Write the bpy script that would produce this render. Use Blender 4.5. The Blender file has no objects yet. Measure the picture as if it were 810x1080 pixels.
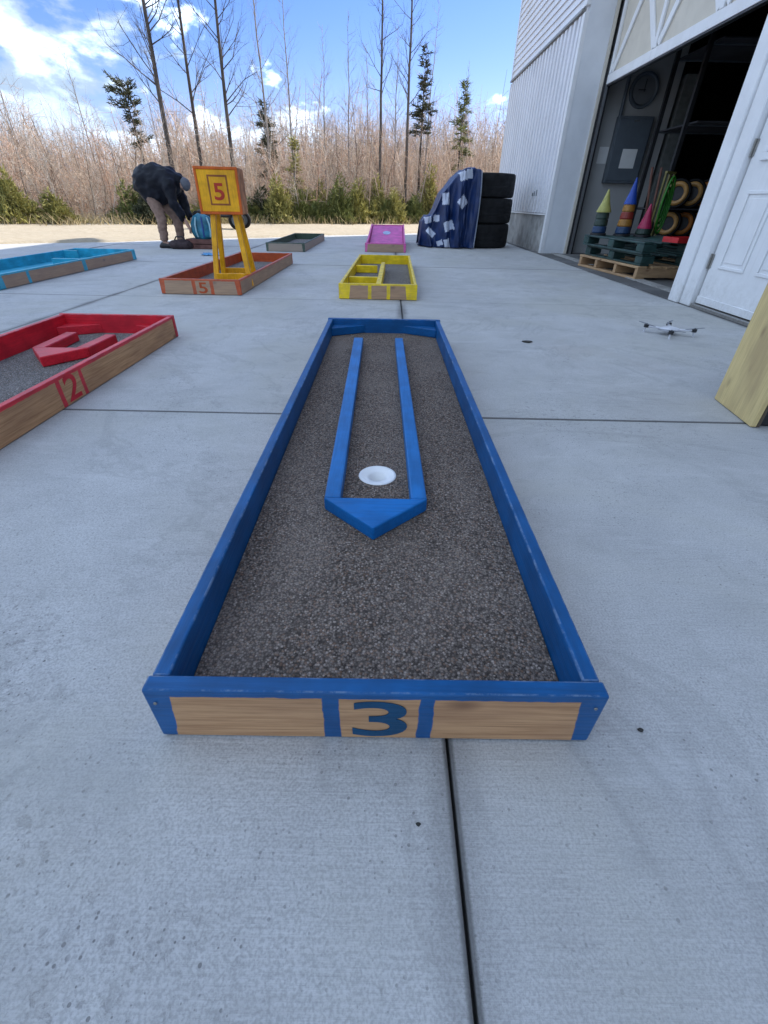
import bpy, bmesh, math, random
import numpy as np
from mathutils import Vector, Matrix, noise as mnoise
rng = np.random.default_rng(7); random.seed(7)
R = math.radians
S = bpy.context.scene
C = S.collection

# ------------------------------------------------------------------ camera
TILT, ROLL, FPX, HCAM = 0.61232, 0.02027, 465.8, 0.69
cam = bpy.data.objects.new('camera', bpy.data.cameras.new('camera')); C.objects.link(cam)
_f = Vector((0, math.cos(TILT), -math.sin(TILT))); _u = Vector((0, math.sin(TILT), math.cos(TILT))); _r = Vector((1, 0, 0))
_r2 = _r*math.cos(ROLL) + _u*math.sin(ROLL); _u2 = -_r*math.sin(ROLL) + _u*math.cos(ROLL)
M = Matrix((_r2, _u2, -_f)).transposed().to_4x4(); M.translation = Vector((0, 0, HCAM)); cam.matrix_world = M
cam.data.sensor_fit = 'VERTICAL'; cam.data.sensor_height = 24.0; cam.data.lens = 24.0*FPX/1080.0
cam.data.clip_start = 0.02; cam.data.clip_end = 3000
S.camera = cam

# ------------------------------------------------------------------ sky, sun, exposure
SUN_AZ = math.atan2(0.80, 0.60)       # clockwise from +Y: ahead and to the right, behind the building
SUN_EL = R(40)
W = bpy.data.worlds.new('World'); S.world = W; W.use_nodes = True
nt = W.node_tree; nt.nodes.clear()
def wn(t, **k):
    n = nt.nodes.new(t)
    for a, b in k.items(): setattr(n, a, b)
    return n
def wl(a, b): nt.links.new(a, b)
def wmath(op, a, b=None, clamp=False):
    n = wn('ShaderNodeMath', operation=op, use_clamp=clamp)
    for i, v in enumerate((a, b)):
        if v is None: continue
        if isinstance(v, (int, float)): n.inputs[i].default_value = v
        else: wl(v, n.inputs[i])
    return n.outputs[0]
def wrange(v, a, b, c, d, smooth=False):
    n = wn('ShaderNodeMapRange', interpolation_type='SMOOTHSTEP' if smooth else 'LINEAR'); n.clamp = True
    wl(v, n.inputs[0])
    for i, q in enumerate((a, b, c, d)): n.inputs[1+i].default_value = q
    return n.outputs[0]
sky = wn('ShaderNodeTexSky', sky_type='NISHITA'); sky.sun_disc = False
sky.sun_elevation = SUN_EL; sky.sun_rotation = SUN_AZ
sky.air_density = 1.0; sky.dust_density = 0.3; sky.ozone_density = 2.5
bg = wn('ShaderNodeBackground'); bg.inputs[1].default_value = 0.055; hs = wn('ShaderNodeHueSaturation'); hs.inputs['Saturation'].default_value = 1.28; wl(sky.outputs[0], hs.inputs['Color'])
wb = wn('ShaderNodeMix', data_type='RGBA', blend_type='MULTIPLY'); wb.inputs[0].default_value = 1.0; wb.inputs[7].default_value = (1.0, 0.86, 1.12, 1)   # cool white balance of the phone
wl(hs.outputs[0], wb.inputs[6]); wl(wb.outputs[2], bg.inputs[0])
tc = wn('ShaderNodeTexCoord'); sep = wn('ShaderNodeSeparateXYZ'); wl(tc.outputs['Generated'], sep.inputs[0])
def cloud_noise(off):
    m = wn('ShaderNodeMapping'); m.inputs['Location'].default_value = off; m.inputs['Scale'].default_value = (1, 1, 1.9)
    wl(tc.outputs['Generated'], m.inputs[0])
    n = wn('ShaderNodeTexNoise'); n.inputs['Scale'].default_value = 6.2; n.inputs['Detail'].default_value = 10
    n.inputs['Roughness'].default_value = 0.56; n.inputs['Distortion'].default_value = 0.15
    wl(m.outputs[0], n.inputs['Vector']); return n.outputs[0]
CO = Vector((12.2, 0.3, 5.1))
n1 = cloud_noise(CO); n2 = cloud_noise(CO + Vector((0.03, 0.0, 0.09)))
# broken cloud everywhere except towards the sun, where the sky is clear
toward = wmath('ADD', wmath('MULTIPLY', sep.outputs[0], 0.80), wmath('MULTIPLY', sep.outputs[1], 0.60))
bias = wmath('ADD', wrange(toward, 0.0, 0.62, 0.11, -0.15), wrange(sep.outputs[2], 0.10, 0.20, 0.09, 0.0))
dens = wmath('MULTIPLY', wrange(wmath('ADD', n1, bias), 0.505, 0.575, 0, 1, True), wrange(sep.outputs[2], -0.03, 0.0, 0, 1))
core = wrange(wmath('ADD', n1, bias), 0.58, 0.74, 1.0, 0.30, True)
lit = wmath('MULTIPLY', wrange(wmath('SUBTRACT', n1, n2), -0.08, 0.13, 0, 1, True), core)
cm = wn('ShaderNodeMix', data_type='RGBA'); wl(lit, cm.inputs[0])
cm.inputs[6].default_value = (0.25, 0.33, 0.44, 1); cm.inputs[7].default_value = (0.84, 1.04, 1.34, 1)
bgc = wn('ShaderNodeBackground'); bgc.inputs[1].default_value = 0.68; wl(cm.outputs[2], bgc.inputs[0])
mx = wn('ShaderNodeMixShader'); wl(dens, mx.inputs[0]); wl(bg.outputs[0], mx.inputs[1]); wl(bgc.outputs[0], mx.inputs[2])
wo = wn('ShaderNodeOutputWorld'); wl(mx.outputs[0], wo.inputs[0])
sun = bpy.data.objects.new('sun', bpy.data.lights.new('sun', 'SUN')); C.objects.link(sun)
sun.data.energy = 2.6; sun.data.angle = R(0.5); sun.data.color = (1.0, 0.94, 0.86)
_sd = Vector((math.sin(SUN_AZ)*math.cos(SUN_EL), math.cos(SUN_AZ)*math.cos(SUN_EL), math.sin(SUN_EL)))
sun.rotation_euler = _sd.to_track_quat('Z', 'Y').to_euler(); sun.location = (10, 8, 20)
vs = S.view_settings; vs.view_transform = 'Standard'; vs.look = 'None'; vs.exposure = 1.72; vs.gamma = 1.0; vs.use_curve_mapping = False

# ------------------------------------------------------------------ materials
def mk(name):
    m = bpy.data.materials.new(name); m.use_nodes = True
    t = m.node_tree; b = t.nodes['Principled BSDF']; return m, t, b
class NB:
    "tiny node helper"
    def __init__(s, t): s.t = t
    def n(s, ty, **k):
        x = s.t.nodes.new(ty)
        for a, b in k.items(): setattr(x, a, b)
        return x
    def set(s, sock, v):
        if isinstance(v, bpy.types.NodeSocket): s.t.links.new(v, sock)
        else: sock.default_value = v
    def math(s, op, a, b=0.0, clamp=False):
        x = s.n('ShaderNodeMath', operation=op, use_clamp=clamp); s.set(x.inputs[0], a); s.set(x.inputs[1], b); return x.outputs[0]
    def rng(s, v, a, b, c=0.0, d=1.0):
        x = s.n('ShaderNodeMapRange', interpolation_type='SMOOTHSTEP'); x.clamp = True; s.set(x.inputs[0], v)
        for i, q in enumerate((a, b, c, d)): s.set(x.inputs[1+i], q)
        return x.outputs[0]
    def noise(s, vec, scale, detail=4, rough=0.55, stretch=None, dist=0.0):
        if stretch:
            mp = s.n('ShaderNodeMapping'); mp.inputs['Scale'].default_value = stretch; s.t.links.new(vec, mp.inputs[0]); vec = mp.outputs[0]
        x = s.n('ShaderNodeTexNoise'); x.inputs['Scale'].default_value = scale; x.inputs['Detail'].default_value = detail
        x.inputs['Roughness'].default_value = rough; x.inputs['Distortion'].default_value = dist
        s.t.links.new(vec, x.inputs['Vector']); return x.outputs[0]
    def mix(s, f, a, b):
        x = s.n('ShaderNodeMix', data_type='RGBA'); s.set(x.inputs[0], f)
        for i, v in ((6, a), (7, b)):
            s.set(x.inputs[i], v if isinstance(v, bpy.types.NodeSocket) else (*v[:3], 1)); 
        return x.outputs[2]
    def bump(s, h, strength=0.3, dist=0.01, bsdf=None):
        x = s.n('ShaderNodeBump'); x.inputs['Strength'].default_value = strength; x.inputs['Distance'].default_value = dist
        s.t.links.new(h, x.inputs['Height'])
        if bsdf: s.t.links.new(x.outputs[0], bsdf.inputs['Normal'])
        return x.outputs[0]
    def obj(s): return s.n('ShaderNodeTexCoord').outputs['Object']
    def pos(s): return s.n('ShaderNodeNewGeometry').outputs['Position']
def simple(name, col, rough=0.6, var=0.15, scale=12, bump=0.0, metal=0.0, bscale=60, stretch=None, world=False, spec=0.5):
    m, t, b = mk(name); q = NB(t); v = q.pos() if world else q.obj()
    f = q.noise(v, scale, 5, stretch=stretch)
    lo = [c*(1-var) for c in col]; hi = [min(1, c*(1+var)) for c in col]
    t.links.new(q.mix(q.rng(f, 0.3, 0.7), lo, hi), b.inputs['Base Color'])
    b.inputs['Metallic'].default_value = metal; b.inputs['Specular IOR Level'].default_value = spec
    t.links.new(q.rng(f, 0.25, 0.75, min(1, rough*1.12), rough*0.85), b.inputs['Roughness'])
    if bump: q.bump(q.noise(v, bscale, 4, stretch=stretch), bump, 0.004, b)
    return m
WOODC = ((0.54, 0.31, 0.155), (0.33, 0.165, 0.075))
def wood_color(q, v, axis, cols=WOODC, grey=0.0):
    st = [22.0]*3; st[axis] = 0.9
    g = q.noise(v, 6, 7, 0.62, stretch=st, dist=0.35)
    g2 = q.noise(v, 3.0, 3, 0.5, stretch=[3.0 if i != axis else 1.0 for i in range(3)])
    c = q.mix(q.rng(g, 0.36, 0.72, 0.0, 0.85), cols[0], cols[1])
    c = q.mix(q.rng(g2, 0.4, 0.72, 0, 0.65), c, [cols[0][0]*0.55, cols[0][1]*0.50, cols[0][2]*0.55])
    st2 = [60.0]*3; st2[axis] = 1.5
    c = q.mix(q.rng(q.noise(v, 5, 4, 0.6, stretch=st2), 0.5, 0.7, 0, 0.35), c, [x*0.5 for x in cols[1]])
    # knots
    vo = q.n('ShaderNodeTexVoronoi'); mp = q.n('ShaderNodeMapping'); ks = [6.0]*3; ks[axis] = 3.2; mp.inputs['Scale'].default_value = ks
    q.t.links.new(v, mp.inputs[0]); q.t.links.new(mp.outputs[0], vo.inputs['Vector']); vo.inputs['Scale'].default_value = 1.5
    c = q.mix(q.rng(q.math('ADD', vo.outputs['Distance'], q.math('MULTIPLY', g, 0.08)), 0.10, 0.24, 0.8, 0.0), c, (0.13, 0.055, 0.03))
    if grey: c = q.mix(grey, c, (0.30, 0.27, 0.24))
    return c, g
def wood(name, axis, cols=WOODC, grey=0.0, rough=0.75):
    m, t, b = mk(name); q = NB(t); v = q.obj()
    c, g = wood_color(q, v, axis, cols, grey); t.links.new(c, b.inputs['Base Color']); b.inputs['Roughness'].default_value = rough
    q.bump(g, 0.35, 0.003, b); return m
def paint_nodes(q, v, col, axis):
    st = [30.0]*3; st[axis] = 2.0
    g = q.noise(v, 4, 5, 0.6, stretch=st)
    n = q.noise(v, 9, 4)
    c = q.mix(q.rng(n, 0.3, 0.7), [x*0.78 for x in col], [min(1, x*1.16) for x in col])
    c = q.mix(q.rng(g, 0.40, 0.70, 0.0, 0.45), c, [x*0.6 for x in col])
    w = q.noise(v, 38, 5, 0.65, stretch=[1 if i != axis else 0.25 for i in range(3)])
    c = q.mix(q.rng(w, 0.68, 0.75, 0, 0.3), c, [min(1, x*0.5+0.25) for x in col])
    return c, g
def paint(name, col, axis=0, rough=0.42):
    m, t, b = mk(name); q = NB(t); v = q.obj()
    c, g = paint_nodes(q, v, col, axis); t.links.new(c, b.inputs['Base Color']); b.inputs['Roughness'].default_value = rough
    b.inputs['Specular IOR Level'].default_value = 0.32
    q.bump(g, 0.5, 0.002, b); return m
def wood_painted(name, axis, col, a0, a1, h, end=0.035, bars=(), top=0.012, grey=0.0, slant=0.0, weak=0.0):
    "bare timber whose rim, ends and a few bars were brushed over with paint"
    m, t, b = mk(name); q = NB(t); v = q.obj()
    wc, g = wood_color(q, v, axis, grey=grey); pc, g2 = paint_nodes(q, v, col, axis)
    sp = q.n('ShaderNodeSeparateXYZ'); t.links.new(v, sp.inputs[0]); a = sp.outputs[axis]; z = sp.outputs[2]
    wob = q.math('MULTIPLY', q.math('SUBTRACT', q.noise(v, 30, 4), 0.5), 0.008)
    a = q.math('ADD', a, wob); z2 = q.math('ADD', z, wob)
    e = q.math('ADD', q.math('MULTIPLY', z, slant), end)
    mask = q.rng(z2, h-top-0.001, h-top+0.001)
    mask = q.math('MAXIMUM', mask, q.rng(q.math('SUBTRACT', q.math('SUBTRACT', a, a0), e), -0.001, 0.001, 1, 0))
    mask = q.math('MAXIMUM', mask, q.rng(q.math('SUBTRACT', q.math('SUBTRACT', a1, a), e), -0.001, 0.001, 1, 0))
    for (c0, wd) in bars:
        dd = q.math('ABSOLUTE', q.math('SUBTRACT', a, c0))
        mask = q.math('MAXIMUM', mask, q.rng(dd, wd/2-0.001, wd/2+0.001, 1, 0))
    thin = q.rng(q.noise(v, 14, 5, 0.7), 0.25, 0.55, 1.0-weak, 1.0)
    mask = q.math('MULTIPLY', mask, thin)
    t.links.new(q.mix(mask, wc, pc), b.inputs['Base Color'])
    t.links.new(q.rng(mask, 0, 1, 0.78, 0.45), b.inputs['Roughness'])
    q.bump(g, 0.35, 0.003, b); return m
def carpet_mat(name, dark, light):
    m, t, b = mk(name); q = NB(t); v = q.obj()
    vo = q.n('ShaderNodeTexVoronoi'); t.links.new(v, vo.inputs['Vector']); vo.inputs['Scale'].default_value = 245
    sc = q.n('ShaderNodeSeparateColor'); t.links.new(vo.outputs['Color'], sc.inputs[0])
    n = q.noise(v, 60, 3, 0.7); n3 = q.noise(v, 3.2, 5, 0.65); wear = q.noise(v, 1.6, 3, 0.5, stretch=(3, 0.7, 1))
    k = q.math('ADD', q.math('MULTIPLY', sc.outputs[0], 0.7), q.math('MULTIPLY', n, 0.3))
    c = q.mix(q.rng(k, 0.12, 0.80), dark, light)
    c = q.mix(q.rng(sc.outputs[1], 0.80, 0.95, 0, 0.75), c, [min(1, x*1.9) for x in light])
    c = q.mix(q.rng(sc.outputs[2], 0.75, 0.95, 0, 0.6), c, (light[0]*1.0, light[1]*0.72, light[2]*0.55))
    c = q.mix(q.rng(n3, 0.45, 0.70, 0.0, 0.35), c, [x*1.35 for x in light])
    c = q.mix(q.rng(wear, 0.5, 0.68, 0.0, 0.25), c, [x*1.5 for x in light])
    c = q.mix(q.rng(vo.outputs['Distance'], 0.38, 0.70, 0.0, 0.55), c, [x*0.5 for x in dark])
    f = q.math('SUBTRACT', 1.0, vo.outputs['Distance'])
    t.links.new(c, b.inputs['Base Color']); b.inputs['Roughness'].default_value = 0.95; b.inputs['Specular IOR Level'].default_value = 0.15
    q.bump(f, 0.6, 0.004, b); return m
def concrete_mat():
    m, t, b = mk('concrete'); q = NB(t); p = q.pos(); o = q.obj()
    rnd = q.n('ShaderNodeObjectInfo').outputs['Random']
    big = q.noise(p, 0.9, 5, 0.6); mid = q.noise(p, 5, 6, 0.65); fine = q.noise(p, 260, 3, 0.7)
    broom = q.noise(p, 1.0, 3, 0.65, stretch=(7, 230, 1))
    c = q.mix(q.rng(big, 0.3, 0.7), (0.47, 0.465, 0.455), (0.64, 0.635, 0.625))
    c = q.mix(q.rng(mid, 0.35, 0.68, 0, 0.4), c, (0.36, 0.355, 0.35))
    c = q.mix(q.rng(broom, 0.35, 0.65, 0, 0.42), c, (0.62, 0.62, 0.615))
    c = q.mix(q.rng(fine, 0.35, 0.62, 0.5, 0.0), c, (0.22, 0.215, 0.21))
    c = q.mix(q.math('MULTIPLY', rnd, 0.22), c, (0.34, 0.34, 0.345))
    # small dark pores, thicker in worn patches
    def dots(sc, r0, r1):
        vo = q.n('ShaderNodeTexVoronoi'); q.t.links.new(p, vo.inputs['Vector']); vo.inputs['Scale'].default_value = sc
        sz = q.n('ShaderNodeSeparateColor'); q.t.links.new(vo.outputs['Color'], sz.inputs[0])
        rad = q.math('MULTIPLY', q.math('POWER', sz.outputs[0], 3.0), r1)
        return q.rng(q.math('SUBTRACT', vo.outputs['Distance'], rad), -0.05, 0.02, 1.0, 0.0)
    patch = q.noise(p, 2.1, 5, 0.65, dist=0.7)
    pm = q.math('MULTIPLY', dots(120, 0, 0.30), q.rng(patch, 0.40, 0.66, 0.25, 0.9))
    pm = q.math('MAXIMUM', pm, q.math('MULTIPLY', dots(62, 0, 0.20), q.rng(q.noise(p, 1.4, 4, 0.6, dist=1.0), 0.5, 0.68, 0.1, 0.85)))
    sp_ = q.n('ShaderNodeSeparateXYZ'); t.links.new(o, sp_.inputs[0])
    scar = q.math('MULTIPLY', q.rng(q.noise(p, 58, 5, 0.75, dist=0.5), 0.53, 0.66), q.rng(q.noise(p, 1.9, 4, 0.6, dist=0.8), 0.50, 0.64))
    pm = q.math('MAXIMUM', pm, q.math('MULTIPLY', scar, 0.5))
    c = q.mix(pm, c, (0.15, 0.145, 0.145))
    pale = q.math('MULTIPLY', q.rng(q.noise(p, 1.0, 4, 0.6, stretch=(3, 10, 1), dist=0.6), 0.54, 0.72), 0.22)
    c = q.mix(pale, c, (0.66, 0.66, 0.655))
    warm = q.rng(q.noise(p, 0.8, 5, 0.65, dist=0.9), 0.42, 0.66, 0.0, 0.55)
    c = q.mix(warm, c, (0.43, 0.42, 0.375))
    blot = q.rng(q.noise(p, 3.4, 6, 0.72, dist=0.6), 0.50, 0.70, 0.0, 0.38)
    c = q.mix(blot, c, (0.30, 0.295, 0.285))
    brn = q.rng(q.noise(p, 1.25, 4, 0.65, dist=0.5), 0.55, 0.72, 0.0, 0.22)
    c = q.mix(brn, c, (0.33, 0.27, 0.23))
    # dirt that has gathered along the joints, in uneven blots
    ex = q.math('ABSOLUTE', sp_.outputs[0]); ey = q.math('ABSOLUTE', sp_.outputs[1])
    ed = ex
    edn = q.math('ADD', ed, q.math('MULTIPLY', q.math('SUBTRACT', q.noise(p, 7, 4), 0.5), 0.05))
    c = q.mix(q.math('MULTIPLY', q.rng(edn, 1.17, 1.225), q.rng(q.noise(p, 1.3, 2), 0.35, 0.6, 0.2, 0.75)), c, (0.13, 0.125, 0.12))
    c = q.mix(q.rng(q.math('MAXIMUM', ex, ey), 1.2190, 1.2245, 0.0, 0.7), c, (0.07, 0.067, 0.065))
    # old damp rings
    st = q.noise(p, 0.55, 6, 0.7, dist=1.2)
    c = q.mix(q.rng(q.math('ABSOLUTE', q.math('SUBTRACT', st, 0.52)), 0.0, 0.018, 0.22, 0.0), c, (0.25, 0.245, 0.24))
    t.links.new(c, b.inputs['Base Color']); b.inputs['Roughness'].default_value = 0.82; b.inputs['Specular IOR Level'].default_value = 0.3
    hgt = q.math('SUBTRACT', q.math('ADD', q.math('MULTIPLY', fine, 0.5), q.math('MULTIPLY', broom, 0.7)), q.math('MULTIPLY', pm, 1.2))
    q.bump(hgt, 0.45, 0.004, b)
    return m
def gravel_mat(name, a, bb, sc=8):
    m, t, b = mk(name); q = NB(t); p = q.pos()
    n = q.noise(p, sc, 8, 0.7); n2 = q.noise(p, 0.35, 4); n3 = q.noise(p, 40, 4, 0.7)
    c = q.mix(q.rng(n, 0.3, 0.7), a, bb); c = q.mix(q.rng(n2, 0.35, 0.7, 0, 0.5), c, [x*0.7 for x in bb])
    c = q.mix(q.rng(n3, 0.55, 0.7, 0, 0.6), c, [x*0.45 for x in a])
    t.links.new(c, b.inputs['Base Color']); b.inputs['Roughness'].default_value = 0.95
    q.bump(n3, 0.8, 0.03, b); return m
MAT = {}
MAT['concrete'] = concrete_mat()
MAT['joint'] = simple('joint_dirt', (0.035, 0.033, 0.03), 0.95, 0.4, 20, 0.4, world=True)
MAT['gravel'] = gravel_mat('gravel', (0.37, 0.30, 0.20), (0.50, 0.425, 0.31))
MAT['earth'] = gravel_mat('earth', (0.16, 0.12, 0.075), (0.24, 0.19, 0.12), 3)
MAT['white'] = simple('white_trim_paint', (0.78, 0.78, 0.79), 0.45, 0.04, 5, 0.1)
MAT['vinyl'] = simple('white_siding', (0.74, 0.74, 0.77), 0.5, 0.04, 2, 0.1, world=True)
def add_grime(m, z0, z1, amt, colr=(0.36, 0.34, 0.30)):
    t = m.node_tree; q = NB(t); b = t.nodes['Principled BSDF']; src = b.inputs['Base Color'].links[0].from_socket; p = q.pos()
    sp = q.n('ShaderNodeSeparateXYZ'); t.links.new(p, sp.inputs[0])
    zz = q.math('ADD', sp.outputs[2], q.math('MULTIPLY', q.math('SUBTRACT', q.noise(p, 9, 5, 0.65), 0.5), 0.5))
    low = q.math('MULTIPLY', q.rng(zz, z0, z1, 1.0, 0.0), q.rng(q.noise(p, 30, 4, 0.7), 0.35, 0.65, 0.25, 1.0))
    run = q.math('MULTIPLY', q.rng(q.noise(p, 1.0, 4, 0.6, stretch=(14, 14, 0.5)), 0.56, 0.72), 0.35)
    t.links.new(q.mix(q.math('MULTIPLY', q.math('MAXIMUM', low, run), amt), src, colr), b.inputs['Base Color'])
MAT['greyjamb'] = simple('grey_jamb_metal', (0.70, 0.72, 0.75), 0.5, 0.05, 3)
MAT['cream'] = simple('cream_door_panel', (0.62, 0.57, 0.48), 0.6, 0.05, 4, 0.1)
MAT['foundation'] = simple('foundation_concrete', (0.36, 0.35, 0.33), 0.85, 0.3, 4, 0.5, world=True)
MAT['drywall'] = simple('drywall', (0.40, 0.40, 0.39), 0.8, 0.06, 2, world=True)
MAT['dark_in'] = simple('bay_shade', (0.035, 0.035, 0.04), 0.9, 0.2, 2, world=True)  # deep shade of the bay put into the colour as near-black
MAT['rubber'] = simple('tyre_rubber', (0.009, 0.009, 0.010), 0.7, 0.3, 10, 0.3, spec=0.25)
MAT['black'] = simple('black_plastic', (0.02, 0.02, 0.022), 0.5, 0.3, 10)
MAT['steel'] = simple('galvanised_steel', (0.45, 0.46, 0.48), 0.4, 0.1, 15, metal=0.9)
MAT['steel_dark'] = simple('aged_hinge_metal', (0.30, 0.29, 0.27), 0.5, 0.15, 40, metal=0.7)
MAT['panel_grey'] = simple('panel_grey', (0.10, 0.12, 0.14), 0.5, 0.08, 6)
MAT['paper'] = simple('paper', (0.72, 0.72, 0.70), 0.8, 0.03, 10)
MAT['glass'] = simple('dark_glass', (0.02, 0.025, 0.03), 0.08, 0.1, 2)
MAT['roof'] = simple('roof_metal', (0.20, 0.21, 0.23), 0.5, 0.1, 2)

add_grime(MAT['vinyl'], 0.55, 1.15, 0.28); add_grime(MAT['white'], -0.05, 0.35, 0.35); add_grime(MAT['foundation'], -0.1, 0.3, 0.5, (0.16, 0.14, 0.12))

# ------------------------------------------------------------------ mesh helpers
class MB:
    def __init__(s): s.v = []; s.f = []; s.m = []
    def add(s, vs_, fs, mi=0):
        o = len(s.v); s.v += [tuple(p) for p in vs_]; s.f += [tuple(i+o for i in f) for f in fs]; s.m += [mi]*len(fs); return s
    def box(s, x0, x1, y0, y1, z0, z1, mi=0):
        v = [(x0,y0,z0),(x1,y0,z0),(x1,y1,z0),(x0,y1,z0),(x0,y0,z1),(x1,y0,z1),(x1,y1,z1),(x0,y1,z1)]
        return s.add(v, [(0,3,2,1),(4,5,6,7),(0,1,5,4),(1,2,6,5),(2,3,7,6),(3,0,4,7)], mi)
    def prism(s, poly, h0, h1, axis=2, mi=0):
        "poly of 2D points extruded along an axis (counter-clockwise seen from + of the axis)"
        def P(a, b, h): return {2: (a, b, h), 1: (a, h, b), 0: (h, a, b)}[axis]
        n = len(poly); v = [P(a, b, h0) for a, b in poly] + [P(a, b, h1) for a, b in poly]
        f = [tuple(range(n))[::-1], tuple(range(n, 2*n))] + [(i, (i+1) % n, n+(i+1) % n, n+i) for i in range(n)]
        if axis == 1: f = [q[::-1] for q in f]
        return s.add(v, f, mi)
    def tube(s, pts, rad, n=8, mi=0, caps=True):
        pts = [Vector(p) for p in pts]; rad = rad if hasattr(rad, '__len__') else [rad]*len(pts)
        vs_, prev = [], None
        for i, p in enumerate(pts):
            d = (pts[min(i+1, len(pts)-1)] - pts[max(i-1, 0)]).normalized()
            ref = Vector((0,0,1)) if abs(d.z) < 0.95 else Vector((1,0,0))
            a = d.cross(ref).normalized() if prev is None else (prev - d*prev.dot(d)).normalized(); prev = a; b = d.cross(a)
            vs_ += [p + (a*math.cos(2*math.pi*k/n) + b*math.sin(2*math.pi*k/n))*rad[i] for k in range(n)]
        f = [(i*n+k, i*n+(k+1) % n, (i+1)*n+(k+1) % n, (i+1)*n+k) for i in range(len(pts)-1) for k in range(n)]
        if caps: f += [tuple(range(n))[::-1], tuple((len(pts)-1)*n+k for k in range(n))]
        return s.add(vs_, f, mi)
    def lathe(s, prof, n=24, c=(0,0,0), mi=0, axis=2, wob=None, closed=False):
        vs_ = []
        for (r, z) in prof:
            for k in range(n):
                a = 2*math.pi*k/n; rr = r if wob is None else r*wob(a, z)
                p = (rr*math.cos(a), rr*math.sin(a), z)
                if axis == 0: p = (p[2], p[0], p[1])
                if axis == 1: p = (p[1], p[2], p[0])
                vs_.append((p[0]+c[0], p[1]+c[1], p[2]+c[2]))
        m = len(prof); f = [(i*n+k, i*n+(k+1) % n, ((i+1) % m)*n+(k+1) % n, ((i+1) % m)*n+k) for i in range(m if closed else m-1) for k in range(n)]
        return s.add(vs_, f, mi)
    def mesh(s, name, smooth=False):
        me = bpy.data.meshes.new(name); me.from_pydata(s.v, [], s.f); me.update()
        if any(s.m): me.polygons.foreach_set('material_index', s.m)
        if smooth: me.polygons.foreach_set('use_smooth', [True]*len(me.polygons))
        return me
    def build(s, name, mats, parent=None, smooth=False, bevel=0.0, seg=1):
        me = s.mesh(name, smooth)
        bm = bmesh.new(); bm.from_mesh(me); bmesh.ops.recalc_face_normals(bm, faces=bm.faces)
        if bevel:
            es = [e for e in bm.edges if len(e.link_faces) == 2 and e.calc_face_angle(0) > 0.6]
            bmesh.ops.bevel(bm, geom=es, offset=bevel, segments=seg, profile=0.5, affect='EDGES', clamp_overlap=True)
        bm.to_mesh(me); bm.free()
        return link(name, me, mats, parent)
def link(name, me, mats, parent=None):
    o = bpy.data.objects.new(name, me); C.objects.link(o)
    for m in (mats if isinstance(mats, (list, tuple)) else [mats]):
        if len(me.materials) < (len(mats) if isinstance(mats, (list, tuple)) else 1): me.materials.append(m)
    if parent: o.parent = parent
    return o
def tag(o, label=None, cat=None, group=None, kind=None):
    if label: o['label'] = label
    if cat: o['category'] = cat
    if group: o['group'] = group
    if kind: o['kind'] = kind
    return o
def thing(name, label, cat, loc=(0,0,0), rz=0.0, group=None):
    o = bpy.data.objects.new(name, None); C.objects.link(o); o.location = loc; o.rotation_euler = (0, 0, rz); o.empty_display_size = 0.1
    return tag(o, label, cat, group)
def dup(o, parent=None):
    c = o.copy(); C.objects.link(c); c.parent = parent
    for ch in list(o.children): dup(ch, c)
    return c
def text_mesh(body, w, h, depth=0.0006, offset=0.0):
    "one glyph scaled into a box of w by h, centred on 0 in X, from 0 up in Y"
    cu = bpy.data.curves.new('glyph', 'FONT'); cu.body = body; cu.extrude = 0.02; cu.offset = offset; cu.resolution_u = 6
    o = bpy.data.objects.new('glyph', cu); C.objects.link(o)
    dg = bpy.context.evaluated_depsgraph_get(); me = bpy.data.meshes.new_from_object(o.evaluated_get(dg))
    bpy.data.objects.remove(o); bpy.data.curves.remove(cu)
    co = np.zeros(len(me.vertices)*3); me.vertices.foreach_get('co', co); co = co.reshape(-1, 3)
    lo, hi = co.min(0), co.max(0); co = (co-lo)/(hi-lo); co[:, 0] = (co[:, 0]-0.5)*w; co[:, 1] *= h; co[:, 2] *= depth
    me.vertices.foreach_set('co', co.ravel()); me.update(); return me
def sticks_mesh(name, p0, p1, r0, r1, sides=3, mi=None):
    "thousands of tapered sticks in one mesh"
    p0 = np.asarray(p0, float); p1 = np.asarray(p1, float); n = len(p0)
    r0 = np.broadcast_to(np.asarray(r0, float), n); r1 = np.broadcast_to(np.asarray(r1, float), n)
    d = p1-p0; d /= np.linalg.norm(d, axis=1, keepdims=True)+1e-9
    ref = np.where(np.abs(d[:, 2:3]) < 0.9, np.array([[0, 0, 1.]]), np.array([[1., 0, 0]]))
    a = np.cross(d, ref); a /= np.linalg.norm(a, axis=1, keepdims=True)+1e-9; b = np.cross(d, a)
    ang = 2*np.pi*np.arange(sides)/sides
    ring = a[:, None, :]*np.cos(ang)[None, :, None] + b[:, None, :]*np.sin(ang)[None, :, None]
    V = np.concatenate([p0[:, None, :]+ring*r0[:, None, None], p1[:, None, :]+ring*r1[:, None, None]], 1).reshape(-1, 3)
    k = np.arange(sides); k2 = (k+1) % sides
    fq = np.stack([k, k2, k2+sides, k+sides], 1)
    F = (fq[None]+(np.arange(n)*2*sides)[:, None, None]).reshape(-1)
    me = bpy.data.meshes.new(name); nf = n*sides
    me.vertices.add(len(V)); me.vertices.foreach_set('co', V.ravel())
    me.loops.add(nf*4); me.loops.foreach_set('vertex_index', F.astype(np.int32))
    me.polygons.add(nf); me.polygons.foreach_set('loop_start', np.arange(nf, dtype=np.int32)*4)
    if mi is not None: me.polygons.foreach_set('material_index', np.repeat(np.asarray(mi, np.int32), sides))
    me.update(calc_edges=True); return me

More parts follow.
